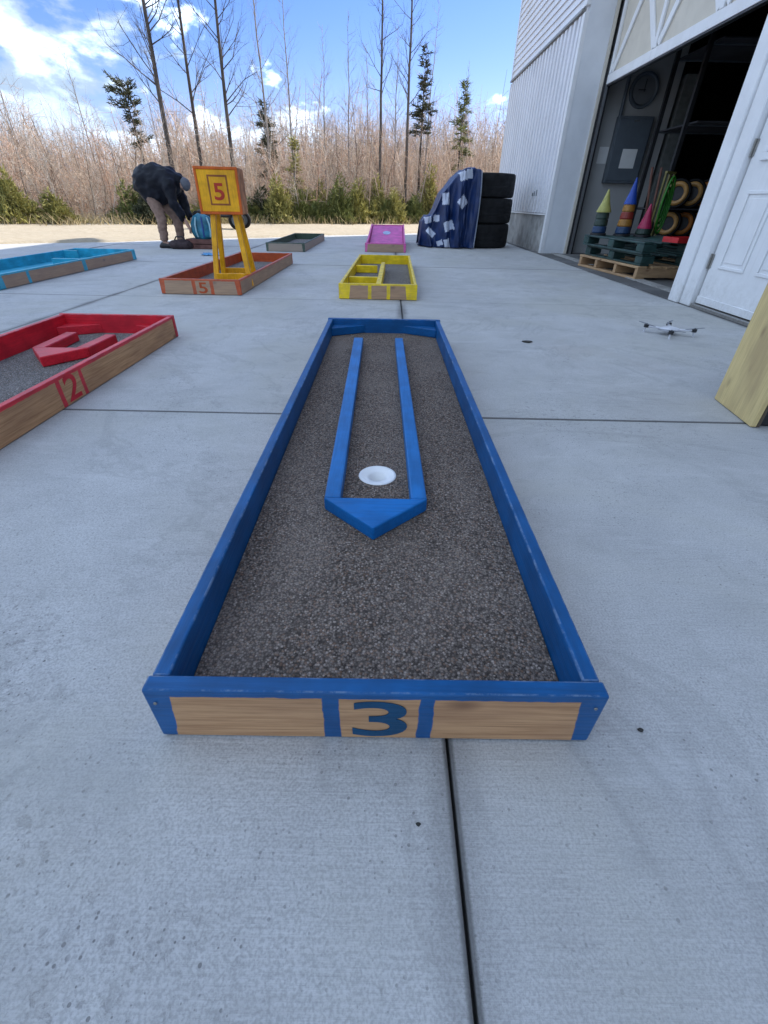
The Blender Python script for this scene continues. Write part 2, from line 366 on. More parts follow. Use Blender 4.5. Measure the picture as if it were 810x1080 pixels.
# ------------------------------------------------------------------ ground and pavement
mb = MB(); mb.add([(-400,-400,-0.16),(400,-400,-0.16),(400,600,-0.16),(-400,600,-0.16)], [(0,1,2,3)])
tag(mb.build('ground', MAT['earth']), kind='structure')
PITCH, X0, Y0 = 2.46, 0.106, 1.64
mb = MB(); mb.box(-14.7, 2.566, -8.2, 16.4, -0.15, -0.022)
pav = tag(mb.build('pavement', MAT['joint']), kind='structure')
sm = None
for i in range(-6, 1):
    for j in range(-4, 6):
        if j >= 4 and i < -2: continue
        if j >= 3 and i < -3: continue
        if sm is None:
            b_ = MB(); w_ = PITCH/2-0.0025; b_.box(-w_, w_, -w_, w_, -0.1, 0.0)
            o = b_.build('concrete_slab', MAT['concrete'], pav, bevel=0.003, seg=2); sm = o.data
        else:
            o = link('concrete_slab', sm, [], pav)
        o.location = (X0+PITCH*(i+0.5), Y0+PITCH*(j+0.5), random.uniform(-0.0015, 0.0015))
# gravel yard that laps over the far edge of the slabs with a ragged border
def edge_y(x): return 14.4+0.80*(x-1.0) if x < 1 else 14.55+0.1*(x-1)
xs = np.linspace(-40, 4.2, 260); mb = MB(); rows = []
ny = 26
for ix, x in enumerate(xs):
    e = max(edge_y(x), -6) + 0.28*mnoise.noise((x*0.9, 3.1, 0)) + 0.12*mnoise.noise((x*4, 1.1, 0))
    far = max(30+0.3*x, e+8)
    for k in range(ny):
        t = (k/(ny-1))**1.6; y = e+(far-e)*t
        z = 0.004 if k == 0 else 0.03+0.035*mnoise.noise((x*0.5, y*0.5, 0))+0.015*mnoise.noise((x*3, y*3, 0))
        mb.v.append((x, y, z if k else -0.02))
for ix in range(len(xs)-1):
    for k in range(ny-1):
        a = ix*ny+k; mb.f.append((a, a+ny, a+ny+1, a+1)); mb.m.append(0)
tag(mb.build('gravel_yard', MAT['gravel'], smooth=True), kind='structure')
# grit on the pavement
for (x, y, r, lab) in ((0.42, 0.385, 0.0036, 'small dark pebble on concrete right of the blue course'), (0.055, 0.247, 0.0026, 'tiny dark pebble on concrete left of the near joint'),
                  (0.855, 2.82, 0.022, 'flat dark clod on concrete right of the blue course far end')):
    b_ = MB(); b_.lathe([(r*0.2, 0), (r, r*0.15), (r*0.9, r*0.6), (r*0.3, r*0.8), (0.0001, r*0.8)], 9, wob=lambda a, z: 1+0.12*math.sin(3*a)+0.08*math.cos(5*a))
    o = b_.build('pebble', MAT['joint'], smooth=True); o.location = (x, y, 0.001); o.scale = (1.4, 1, 0.5); tag(o, lab, 'pebble')

# ------------------------------------------------------------------ building
WX = 2.62                                        # outer face of the long wall
bld = thing('hall_building', 'tall white sided hall with open overhead door on the right', 'building', (0, 0, 0))
def bbox(name, mat, x0, x1, y0, y1, z0, z1, parent=bld, bevel=0.0):
    return MB().box(x0, x1, y0, y1, z0, z1).build(name, mat, parent, bevel=bevel)
GY0, GY1, GTOP, EAVE = 4.45, 8.90, 3.70, 8.6
bbox('foundation', MAT['foundation'], WX+0.012, 3.05, 9.02, 13.45, -0.12, 0.57)
bbox('wall', MAT['vinyl'], WX+0.03, 3.05, 8.94, 13.48, 0.571, EAVE)                # far of the big door
bbox('wall', MAT['vinyl'], WX+0.03, 3.05, -7.0, 3.10, -0.12, EAVE)                # near, mostly out of view
bbox('wall', MAT['vinyl'], WX+0.035, 3.05, 3.10, 4.30, 2.16, EAVE)               # over the entry door
bbox('wall', MAT['vinyl'], WX+0.03, 3.05, 4.30, 8.94, GTOP, EAVE)                 # over the big door
bbox('wall', MAT['vinyl'], WX+0.06, 3.05, 4.16, 4.43, -0.12, GTOP-0.002)          # pier between the doors
bbox('wall', MAT['vinyl'], 3.35, 12.0, 13.49, 15.65, -0.12, EAVE+0.5)             # unseen set back wing, added so its corner throws the yard's shadow edge
bbox('end_wall', MAT['vinyl'], 3.051, 12.0, 13.30, 13.47, -0.12, EAVE)
bbox('back_wall', MAT['vinyl'], 11.9, 12.0, -7.0, 13.29, -0.12, EAVE)
bbox('end_wall', MAT['vinyl'], 3.051, 11.89, -7.0, -6.9, -0.12, EAVE)
mb = MB(); mb.prism([(2.25, EAVE-0.25), (7.3, EAVE+3.0), (12.4, EAVE-0.25), (12.4, EAVE-0.05), (7.3, EAVE+3.2), (2.25, EAVE-0.05)], -7.4, 15.9, axis=1)
mb.build('roof', MAT['roof'], bld)
# vertical rib siding: each rib a board of its own
rib = None; y = 9.10
def rib_piece(y, z0, z1):
    mb = MB(); p = [(WX+0.029, -0.048), (WX-0.008, -0.046), (WX-0.008, 0.046), (WX+0.029, 0.048)]
    mb.prism(p, z0, z1); o = mb.build('siding_board', MAT['vinyl'], bld); o.location.y = y; return o
while y < 13.45:
    if rib is None: rib = rib_piece(y, 0.58, 2.86)
    else: o = link('siding_board', rib.data, [], bld); o.location.y = y
    y += 0.20
rib2 = None; y = -6.9
while y < 3.0:
    if rib2 is None: rib2 = rib_piece(y, 0.1, 2.86)
    else: o = link('siding_board', rib2.data, [], bld); o.location.y = y
    y += 0.20
# lap siding above the drip trim
def lap_run(y0, y1, z0):
    first = None; z = z0
    while z < EAVE-0.3:
        if first is None:
            mb = MB(); mb.prism([(WX+0.031, 0.0), (WX+0.031, 0.103), (WX+0.018, 0.103), (WX-0.002, 0.002)][::-1], y0, y1, axis=1)
            first = mb.build('lap_board', MAT['vinyl'], bld); first.location.z = z
        else: o = link('lap_board', first.data, [], bld); o.location.z = z
        z += 0.105
lap_run(8.96, 13.46, 2.93); lap_run(-6.9, 4.28, 2.93); lap_run(4.31, 8.93, GTOP+0.16)
bbox('drip_trim', MAT['steel_dark'], WX-0.028, WX+0.028, 9.0, 13.47, 2.885, 2.915)
bbox('drip_trim', MAT['steel_dark'], WX-0.028, WX+0.028, -6.95, 4.27, 2.885, 2.915)
bbox('corner_trim', MAT['greyjamb'], WX-0.006, WX+0.027, 13.42, 13.50, 0.58, 2.863)
bbox('corner_trim', MAT['greyjamb'], WX-0.008, WX+0.027, 13.42, 13.50, 2.927, EAVE-0.3)
bbox('starter_strip', MAT['white'], WX-0.012, WX+0.03, 9.02, 13.40, 0.548, 0.568)
# far jamb of the big door: metal return that faces the drive, with a white nosing
bbox('door_jamb', MAT['greyjamb'], WX+0.052, 3.02, GY1, GY1+0.035, -0.02, GTOP)
bbox('corner_trim', MAT['white'], WX-0.006, WX+0.05, GY1-0.006, GY1+0.10, -0.02, 2.862)
bbox('corner_trim', MAT['white'], WX-0.010, WX+0.05, GY1-0.006, GY1+0.10, 2.928, GTOP+0.15)
bbox('weather_strip', MAT['cream'], 3.022, 3.06, GY1-0.03, GY1+0.04, -0.02, GTOP)
bbox('door_track', MAT['black'], 3.065, 3.085, GY1-0.045, GY1+0.03, 0.0, 2.4)
bbox('door_track', MAT['steel'], 3.092, 3.125, GY1-0.075, GY1-0.035, 0.0, 2.4)
bbox('door_track', MAT['black'], 3.13, 3.16, GY1-0.05, GY1+0.06, 0.0, 2.4)
bbox('lintel', MAT['white'], WX-0.004, 3.045, 4.44, GY1-0.008, GTOP-0.05, GTOP-0.004)
# overhead door, half raised: cream sections, white rails, stiles and crossed braces
od = thing('overhead_door', 'raised carriage style overhead door with cream panels and white crossed braces', 'garage door', (3.12, 0, 0))
ZB = 2.12
def ob(name, mat, x0, x1, y0, y1, z0, z1, bevel=0.003): return MB().box(x0, x1, y0, y1, z0, z1).build(name, mat, od, bevel=bevel)
ob('panel', MAT['cream'], 0.0, 0.045, 4.46, GY1-0.06, ZB+0.03, 3.9, 0)
ob('bottom_rail', MAT['white'], -0.028, 0.0, 4.46, GY1-0.06, ZB+0.012, ZB+0.115)
ob('bottom_seal', MAT['black'], -0.02, 0.04, 4.46, GY1-0.06, ZB-0.008, ZB+0.010)
ob('top_rail', MAT['white'], -0.028, -0.001, 4.46, GY1-0.06, 3.72, 3.84)
stile_y = [8.82-1.295*k for k in range(4)]
for k, ys in enumerate(stile_y): ob('stile', MAT['white'], -0.030, -0.002, ys-0.07, ys+0.0, ZB+0.117, 3.718)
for k in range(3):
    ya, yb = stile_y[k]-0.075, stile_y[k+1]+0.005; z0, z1 = ZB+0.12, 3.715
    for s_, (p, q_) in enumerate((((ya, z0), (yb, z1)), ((yb, z0), (ya, z1)))):
        d = Vector((q_[0]-p[0], q_[1]-p[1])).normalized(); nn = Vector((-d.y, d.x))*0.045
        a, b2 = Vector(p)+d*0.03, Vector(q_)-d*0.03
        MB().prism([tuple(a-nn), tuple(b2-nn), tuple(b2+nn), tuple(a+nn)], -0.022+0.003*s_, -0.003, axis=0).build('brace', MAT['white'], od)
# interior of the bay
bbox('floor_slab', MAT['concrete'], WX-0.05, 11.88, -6.85, 13.28, -0.13, 0.004)
bbox('threshold', MAT['foundation'], 2.78, 2.90, 4.46, GY1-0.08, 0.005, 0.017)
bbox('partition', MAT['drywall'], 3.17, 4.27, 9.10, 9.22, 0.004, 4.6)
bbox('partition', MAT['drywall'], 4.15, 4.268, 9.225, 13.2, 0.005, 4.6)
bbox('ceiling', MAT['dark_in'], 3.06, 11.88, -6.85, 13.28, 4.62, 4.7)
bbox('shade_wall', MAT['dark_in'], 11.7, 11.88, -6.85, 13.28, 0.006, 4.6)
bbox('shade_wall', MAT['dark_in'], 4.30, 11.68, 13.0, 13.25, 0.006, 4.6)
bbox('shade_wall', MAT['dark_in'], 3.06, 11.68, 1.6, 1.8, 0.006, 4.6)
bbox('shade_wall', MAT['dark_in'], 3.052, 3.10, 1.82, 4.30, 0.006, 4.6)
# entry door and its frame
for (y0, y1, x0) in ((4.292, 4.445, WX-0.075), (4.135, 4.285, WX-0.055)):
    bbox('door_casing', MAT['white'], x0, WX+0.055, y0, y1, 0.002, 2.12, bevel=0.006)
bbox('door_casing', MAT['white'], WX-0.06, WX+0.03, 3.10, 4.134, 2.065, 2.155, bevel=0.006)
bbox('door_casing', MAT['white'], WX-0.06, WX+0.03, 3.02, 3.14, 0.002, 2.063, bevel=0.006)
bbox('door_sill', MAT['steel_dark'], WX-0.045, WX+0.1, 3.142, 4.133, 0.0, 0.028, bevel=0.004)
ed = thing('entry_door', 'white panelled entry door with small window, beside the overhead door', 'door', (WX-0.012, 0, 0))
def ebx(name, mat, x0, x1, y0, y1, z0, z1, bevel=0.003, parent=ed): return MB().box(x0, x1, y0, y1, z0, z1).build(name, mat, parent, bevel=bevel)
ebx('door_leaf', MAT['white'], 0.0, 0.045, 3.155, 4.118, 0.045, 2.05)
ebx('bottom_sweep', MAT['white'], -0.012, -0.001, 3.16, 4.11, 0.036, 0.09)
def rail_frame(y0, y1, z0, z1, w=0.022, d=0.010):
    mb = MB()
    for (a, b2, c, d2) in ((y0, y1, z0, z0+w), (y0, y1, z1-w, z1), (y0, y0+w, z0+w, z1-w), (y1-w, y1, z0+w, z1-w)):
        mb.box(-d, -0.0008, a, b2, c, d2)
    return mb
for (a, b2) in ((3.70, 4.00), (3.27, 3.57)):
    fr = rail_frame(a, b2, 0.30, 0.80).build('panel_moulding', MAT['white'], ed, bevel=0.003)
    ebx('raised_panel', MAT['white'], -0.006, -0.0008, a+0.045, b2-0.045, 0.345, 0.755, 0.004, fr)
wf = rail_frame(3.30, 4.0, 0.97, 1.88, 0.045, 0.018).build('window_frame', MAT['white'], ed, bevel=0.004)
ebx('pane', MAT['glass'], -0.005, -0.001, 3.345, 3.955, 1.015, 1.835, 0.0, wf)
for z in (0.34, 1.05, 1.80):
    hg = ebx('hinge', MAT['steel_dark'], -0.008, -0.001, 4.100, 4.126, z-0.05, z+0.05, 0.002)
    MB().tube([(-0.013, 4.126, z-0.052), (-0.013, 4.126, z+0.052)], 0.0065, 8).build('hinge_pin', MAT['steel_dark'], hg)
MB().tube([(-0.03, 3.23, 0.98), (-0.065, 3.23, 0.98)], [0.03, 0.028], 12).build('door_knob', MAT['steel'], ed)
# louvre marks low on the ribbed wall
vent = thing('wall_vent', 'tiny dark vent slots low on the white ribbed wall', 'vent', (WX-0.004, 9.75, 0.82))
for k in range(3): MB().box(-0.012, 0.004, k*0.13, k*0.13+0.03, 0, 0.09-0.02*k).build('slot', MAT['panel_grey'], vent, bevel=0.003)
# things on the inner partition
def inner(px0, px1, pz0, pz1, d=0.02, y=9.10): return MB().box(px0, px1, y-d, y-0.001, pz0, pz1)
ep = thing('electrical_panel', 'dark grey electrical panel on the wall inside the open bay', 'electrical panel', (3.73, 9.1, 1.0))
MB().box(-0.27, 0.27, -0.10, -0.002, 0.0, 0.82).build('cabinet', MAT['panel_grey'], ep, bevel=0.006)
MB().box(-0.25, 0.25, -0.112, -0.101, 0.03, 0.79).build('cabinet_door', MAT['panel_grey'], ep, bevel=0.004)
MB().box(-0.03, 0.05, -0.117, -0.113, 0.755, 0.775).build('latch', MAT['steel'], ep)
MB().tube([(-0.24, -0.04, 0.822), (-0.24, -0.04, 3.4)], 0.025, 10).build('conduit', MAT['panel_grey'], ep)
o = MB().box(-0.115, 0.115, -0.004, 0, 0, 0.24).build('notice_sheet', MAT['paper']); o.location = (3.75, 8.985, 1.19); tag(o, 'white notice sheet taped on the grey electrical panel', 'paper')
o = MB().box(-0.075, 0.075, -0.004, 0, 0, 0.21).build('notice_sheet', MAT['paper']); o.location = (3.38, 9.097, 1.25); tag(o, 'white notice sheet on the wall left of the electrical panel', 'paper')
ck = thing('wall_clock', 'round grey wall clock above the electrical panel inside the bay', 'clock', (3.76, 9.098, 2.12))
MB().lathe([(0.0001, 0.03), (0.16, 0.03), (0.18, 0.045), (0.205, 0.045), (0.21, 0.0)], 32, axis=1).build('clock_case', MAT['panel_grey'], ck).rotation_euler = (0, 0, math.pi)
MB().lathe([(0.0001, 0.034), (0.158, 0.034), (0.158, 0.031)], 32, axis=1).build('clock_face', simple('clock_face', (0.16, 0.17, 0.18), 0.5, 0.05), ck).rotation_euler = (0, 0, math.pi)
MB().box(-0.005, 0.005, -0.040, -0.037, -0.02, 0.12).build('hand', MAT['black'], ck)
MB().box(-0.09, 0.02, -0.044, -0.041, -0.005, 0.005).build('hand', MAT['black'], ck)
cb = thing('steel_post', 'narrow grey steel post standing at the end of the inner wall', 'post', (4.42, 9.15, 0.004))
MB().box(-0.11, 0.11, -0.11, 0.11, 0.0, 0.02).build('base_plate', MAT['panel_grey'], cb)
MB().box(-0.09, 0.09, -0.09, 0.09, 0.021, 2.3).build('shaft', simple('post_paint', (0.17, 0.18, 0.17), 0.6), cb)

# storage rack in the bay with wheels on it
rk = thing('storage_rack', 'dark steel storage rack deep inside the open bay', 'rack', (0, 0, 0.004))
for x in (3.86, 5.6):
    for y in (7.72, 8.5):
        MB().box(x-0.025, x+0.025, y-0.025, y+0.025, 0, 2.6).build('upright', MAT['black'], rk)
for z in (0.33, 0.68, 1.6, 2.35):
    for y in (7.72, 8.5): MB().box(3.886, 5.574, y-0.02, y+0.02, z-0.03, z).build('beam', MAT['panel_grey'] if z > 1 else MAT['black'], rk)
    MB().box(3.89, 5.57, 7.50, 8.475, z-0.02, z-0.004).build('shelf', MAT['dark_in'], rk)
orange = simple('orange_rim', (0.42, 0.14, 0.02), 0.45, 0.12, 14); yel_r = simple('amber_rim', (0.40, 0.21, 0.06), 0.45, 0.12, 14)
def small_wheel(x, y, z, m, lab):
    t = thing('spare_wheel', lab, 'wheel', (x, y, z), R(52), 'spare wheels on the rack')
    prof = [(0.139, -0.03), (0.16, -0.04), (0.172, -0.02), (0.172, 0.02), (0.16, 0.04), (0.139, 0.03)]
    MB().lathe(prof, 26, axis=0, closed=True).build('tyre', MAT['rubber'], t, smooth=True)
    MB().lathe([(0.085, -0.042), (0.138, -0.044), (0.140, 0.0), (0.138, 0.044), (0.085, 0.042)], 26, axis=0, closed=True).build('rim', m, t, smooth=True)
    MB().lathe([(0.0001, -0.012), (0.086, -0.012), (0.086, 0.012), (0.0001, 0.012)], 18, axis=0).build('disc', MAT['black'], t)
names = ('left', 'middle', 'right')
for k in range(3):
    small_wheel(4.02+0.20*k, 7.68, 0.852, (yel_r, yel_r, orange)[k], f'{("amber","amber","orange")[k]} rimmed spare wheel on the upper rack shelf, {names[k]} of three')
    small_wheel(4.02+0.21*k, 7.68, 0.502, (yel_r, orange, orange)[k], f'{("amber","orange","orange")[k]} rimmed spare wheel on the lower rack shelf, {names[k]} of three')

# ------------------------------------------------------------------ pallets and what stands on them
def pallet(name, label, loc, rz, mat_y, mat_x, h, group, block=False, deckn=7, Lx=1.15, Ly=1.42):
    "local +x goes into the bay, +y away from the viewer; stringers run along x"
    t = thing(name, label, 'pallet', loc, rz, group)
    dz = h*0.16
    ysl = [0.0, Ly/3-0.02, 2*Ly/3-0.02, Ly-0.06] if not block else [0.0, Ly*0.45, Ly-0.13]
    sw = 0.055 if not block else 0.13
    for y in ysl:
        if not block: MB().box(0.005, Lx-0.005, y, y+sw, dz+0.001, h-dz-0.001).build('stringer', mat_x, t, bevel=0.003)
        else:
            for x in (0.0, Lx*0.45, Lx-0.16): MB().box(x, x+0.16, y, y+sw, dz+0.001, h-dz-0.001).build('block', mat_x, t, bevel=0.006)
    for z0 in (0.0, h-dz):
        xs_ = np.linspace(0, Lx-0.11, deckn if z0 else 3)
        for x in xs_: MB().box(x, x+0.11, -0.002, Ly+0.002, z0, z0+dz).build('deck_board', mat_y, t, bevel=0.003)
    return t
pw_y = wood('pallet_wood_y', 1, ((0.52, 0.34, 0.18), (0.36, 0.21, 0.10))); pw_x = wood('pallet_wood_x', 0, ((0.50, 0.32, 0.17), (0.34, 0.20, 0.10)))
gp = simple('green_plastic', (0.025, 0.06, 0.055), 0.45, 0.35, 7, 0.1)
pallet('wooden_pallet', 'pale bare wooden pallet at the bottom of the pallet pile', (2.80, 5.68, 0.005), R(6.3), pw_y, pw_x, 0.135, 'pallet pile')
pallet('plastic_pallet', 'dark green pallet lying directly on the bare wooden pallet', (2.83, 5.72, 0.142), R(5.5), gp, gp, 0.115, 'pallet pile', True, 6, 1.1, 1.36)
pallet('plastic_pallet', 'topmost dark green pallet, carrying the coloured cones', (2.80, 5.70, 0.259), R(6.8), gp, gp, 0.115, 'pallet pile', True, 6, 1.1, 1.38)
ZP = 0.375
def col(n, c, r=0.5): return simple(n, c, r, 0.12, 18)
def cone_toy(name, label, loc, bands, rb, rt, h, cap, caph, capr):
    t = thing(name, label, 'cone', loc); n = len(bands)
    MB().lathe([(0.0001, 0), (rb*1.15, 0), (rb*1.15, 0.02), (rb, 0.025)], 20).build('base', MAT['black'], t, smooth=False)
    for i, c_ in enumerate(bands):
        z0 = 0.026+(h-0.026)*i/n; z1 = 0.026+(h-0.026)*(i+1)/n-0.002
        ra = rb+(rt-rb)*i/n; rbb = rb+(rt-rb)*(i+1)/n
        MB().lathe([(0.0001, z0), (ra*0.96, z0), (ra*1.03, z0+0.012), (rbb*1.03, z1-0.012), (rbb*0.96, z1), (0.0001, z1)], 20).build('band', c_, t, smooth=False)
    MB().lathe([(0.0001, h), (capr, h), (capr*0.98, h+0.012), (capr*0.55, h+caph*0.45), (capr*0.2, h+caph*0.88), (capr*0.1, h+caph), (0.0001, h+caph)], 20).build('hat', cap, t, smooth=False)
    return t
Ylw = col('cone_yellow', (0.36, 0.34, 0.09)); Blu = col('cone_blue', (0.010, 0.055, 0.33)); Red = col('cone_red', (0.24, 0.03, 0.018)); Pnk = col('cone_pink', (0.40, 0.02, 0.08))
DkG = col('cone_dark_green', (0.02, 0.04, 0.03)); NvB = col('cone_navy', (0.015, 0.045, 0.11)); Amb = col('cone_amber', (0.35, 0.16, 0.025))
cone_toy('cone_ornament', 'yellow pointed cone over dark green base on the green pallet', (2.77, 6.96, ZP), [NvB, DkG, DkG], 0.085, 0.075, 0.25, Ylw, 0.24, 0.09)
cone_toy('cone_ornament', 'blue pointed cone with red and amber bands on the green pallet', (3.03, 6.84, ZP), [NvB, Amb, Red, Amb], 0.09, 0.065, 0.34, Blu, 0.27, 0.075)
cone_toy('cone_ornament', 'pink cone between the blue cone and the wooden handles', (3.25, 6.74, ZP), [DkG], 0.09, 0.085, 0.09, Pnk, 0.26, 0.085)
han = wood('handle_wood', 2, ((0.20, 0.09, 0.06), (0.12, 0.05, 0.035)))
for k, (x, dx) in enumerate(((3.33, -0.10), (3.41, -0.05))):
    t = thing('spade', ('dark wooden handled spade leaning left behind the pink cone', 'dark wooden handled spade leaning, right one of the pair')[k], 'spade', (x, 6.93+0.03*k, ZP), 0, 'spades on the pallet')
    MB().tube([(0, 0, 0.13), (dx, 0.02, 0.72)], 0.014, 8).build('handle', han, t)
    MB().prism([(-0.05, 0.002), (0.05, 0.002), (0.065, 0.10), (0.05, 0.16), (-0.05, 0.16), (-0.065, 0.10)], -0.006, 0.006, axis=1).build('blade', MAT['black'], t)
t = thing('hose_reel', 'green coiled hose on an olive frame standing at the pallet back', 'hose', (3.54, 6.96, ZP), R(35))
grn = col('hose_green', (0.03, 0.20, 0.015)); olv = col('olive_frame', (0.20, 0.17, 0.05))
for k in range(4):
    r = 0.10-0.018*k
    MB().tube([(r*1.0*math.cos(a), 0.012*k, 0.33+r*3.0*math.sin(a)) for a in np.linspace(0, 2*math.pi, 24)], 0.013, 6, caps=False).build('coil', grn, t, smooth=True)
MB().box(-0.02, 0.02, 0.05, 0.07, 0.0, 0.659).build('frame_post', olv, t); MB().box(-0.11, 0.11, 0.045, 0.075, 0.66, 0.685).build('frame_bar', olv, t)
MB().box(-0.11, -0.085, 0.05, 0.07, 0.0, 0.658).build('frame_post', olv, t); MB().box(0.085, 0.11, 0.05, 0.07, 0.0, 0.658).build('frame_post', olv, t)
t = thing('tool_tray', 'red shallow tray lying on the right end of the green pallet', 'tray', (3.35, 5.80, ZP), R(12))
rt_ = col('tray_red', (0.52, 0.02, 0.025))
MB().box(-0.26, 0.26, -0.12, 0.12, 0, 0.012).build('tray_floor', rt_, t)
mbx = MB()
for (a, b2, c, d) in ((-0.26, 0.26, -0.12, -0.108), (-0.26, 0.26, 0.108, 0.12), (-0.26, -0.248, -0.107, 0.107), (0.248, 0.26, -0.107, 0.107)): mbx.box(a, b2, c, d, 0.0125, 0.05)
mbx.build('rim', rt_, t)

# ------------------------------------------------------------------ mini golf courses
CARPET = carpet_mat('brown_carpet', (0.062, 0.049, 0.042), (0.225, 0.185, 0.158))
CARPET_B = carpet_mat('grey_carpet', (0.08, 0.075, 0.073), (0.26, 0.243, 0.23))
_worn = {}
def worn_of(m):
    "the same paint rubbed thin along a sharp edge"
    if m.name in _worn: return _worn[m.name]
    w = m.copy(); w.name = m.name+'_rubbed'; t = w.node_tree; q = NB(t); b = t.nodes['Principled BSDF']
    src = b.inputs['Base Color'].links[0].from_socket; v = q.obj()
    k = q.noise(v, 16, 6, 0.75)
    c = q.mix(q.rng(k, 0.45, 0.62, 0.0, 0.35), src, (0.28, 0.36, 0.46)); c = q.mix(q.rng(k, 0.69, 0.72, 0, 0.6), c, (0.42, 0.27, 0.15))
    t.links.new(c, b.inputs['Base Color']); _worn[m.name] = w; return w
def board(name, x0, x1, y0, y1, h, out, mat_out, mat_in, parent, z0=0.003, bevel=0.0035):
    "board whose outward face is one material and the rest another"
    me = MB().box(x0, x1, y0, y1, z0, h).mesh(name); bm = bmesh.new(); bm.from_mesh(me); bmesh.ops.recalc_face_normals(bm, faces=bm.faces)
    bmesh.ops.subdivide_edges(bm, edges=[e for e in bm.edges if e.calc_length() > 1.0], cuts=8, use_grid_fill=True)
    bmesh.ops.bevel(bm, geom=[e for e in bm.edges if e.calc_face_angle(0) > 0.6], offset=bevel, segments=2, profile=0.5, affect='EDGES')
    ov = Vector(out)
    for f in bm.faces: f.material_index = 0 if f.normal.dot(ov) > 0.9 else (1 if max(abs(c_) for c_ in f.normal) > 0.99 else 2); f.smooth = False
    for v in bm.verts:                                   # sawn timber is never dead straight
        k = 0.0011*mnoise.noise((v.co.x*1.3+v.co.z, v.co.y*1.3, x0*5)); v.co.x += k; v.co.z += k*0.8; v.co.y += k
    bm.to_mesh(me); bm.free(); return link(name, me, [mat_out, mat_in, worn_of(mat_in)], parent)
def course(key, label, loc, rz, colr, w=0.658, L=2.45, h=0.122, t=0.026, carpet=CARPET, front_bars=(), right_bars=(), num=None, num_side='front', num_at=0, num_w=0.083, num_h=0.092, grey=0.0, floor_z=0.020, back_h=None, hole=None, front_h=None, corner=None, weak=0.0, numcol=None, end=0.03):
    root = thing('golf_course', label, 'mini golf course', loc, rz, 'painted mini golf courses')
    P0, P1 = paint(key+'_paint_x', colr, 0), paint(key+'_paint_y', colr, 1)
    fh = front_h or h; bh = back_h or h
    front = board('front_board', -w/2-0.003, w/2+0.003, 0, t, fh, (0, -1, 0), wood_painted(key+'_front', 0, colr, -w/2, w/2, fh, end, front_bars, 0.014, grey, 0.12, weak), P0, root)
    back = board('back_board', -w/2-0.003, w/2+0.003, L-t, L, bh, (0, 1, 0), wood_painted(key+'_back', 0, colr, -w/2, w/2, bh, end, (), 0.014, grey), P0, root)
    side = []
    for s in (-1, 1):
        a, b2 = sorted((s*w/2, s*(w/2-t)))
        side.append(board('side_board', a, b2, t+0.001, L-t-0.001, h-0.003, (s, 0, 0), wood_painted(key+('_left', '_right')[s > 0], 1, colr, 0, L, h-0.003, end, right_bars if s > 0 else (), 0.014, grey, weak=weak), P1, root))
    # carpeted floor, with a round hole where there is a cup
    bm = bmesh.new(); xi, yi0, yi1 = w/2-t-0.0015, t+0.0015, L-t-0.0015
    vs_ = [bm.verts.new(p) for p in ((-xi, yi0, floor_z), (xi, yi0, floor_z), (xi, yi1, floor_z), (-xi, yi1, floor_z))]
    es = [bm.edges.new((vs_[i], vs_[(i+1) % 4])) for i in range(4)]
    if hole:
        hv = [bm.verts.new((hole[0]+hole[2]*math.cos(2*math.pi*k/32), hole[1]+hole[2]*math.sin(2*math.pi*k/32), floor_z)) for k in range(32)]
        es += [bm.edges.new((hv[i], hv[(i+1) % 32])) for i in range(32)]
        bmesh.ops.triangle_fill(bm, use_beauty=True, use_dissolve=False, edges=es)
    else: bm.faces.new(vs_)
    bmesh.ops.recalc_face_normals(bm, faces=bm.faces)
    if bm.faces[:] and sum(f.normal.z for f in bm.faces) < 0: bmesh.ops.reverse_faces(bm, faces=bm.faces)
    r_ = bmesh.ops.extrude_face_region(bm, geom=bm.faces[:]); 
    bmesh.ops.translate(bm, verts=[g for g in r_['geom'] if isinstance(g, bmesh.types.BMVert)], vec=(0, 0, -0.006))
    bmesh.ops.recalc_face_normals(bm, faces=bm.faces)
    me = bpy.data.meshes.new('carpet'); bm.to_mesh(me); bm.free(); link('carpet', me, carpet, root)
    if corner:
        for s in (-1, 1):
            a = s*xi; mb = MB(); mb.prism([(a, L-t-0.002), (a, L-t-0.002-corner[1]), (a-s*corner[0], L-t-0.002)], floor_z+0.0005, floor_z+corner[2])
            mb.build('corner_block', P0, root, bevel=0.003)
    if num:
        me = text_mesh(num, num_w, num_h, 0.0008, offset=0.012)
        n = link('painted_number', me, paint(key+'_number', numcol or colr, 0, 0.5), front if num_side == 'front' else side[1])
        if num_side == 'front': n.rotation_euler = (math.pi/2, 0, 0); n.location = (num_at, -0.0009, 0.012)
        else: n.rotation_euler = (math.pi/2, 0, math.pi/2); n.location = (w/2+0.0009, num_at, 0.012)
    return root, P0, P1
BLUE = (0.001, 0.082, 0.25)  # frame blue, darker than the arrow: shade put into the colour
hx, hy = -0.010, 0.738
blue, BP0, BP1 = course('blue', 'long blue painted mini golf course numbered 3 in the foreground', (-0.006, 0.362, 0), 0.0066, BLUE, front_bars=((-0.066, 0.025), (0.074, 0.022)), num='3', num_at=0.006, numcol=(0.004, 0.065, 0.15), hole=(hx, hy, 0.047), corner=(0.19, 0.10, 0.045), end=0.022, floor_z=0.045)
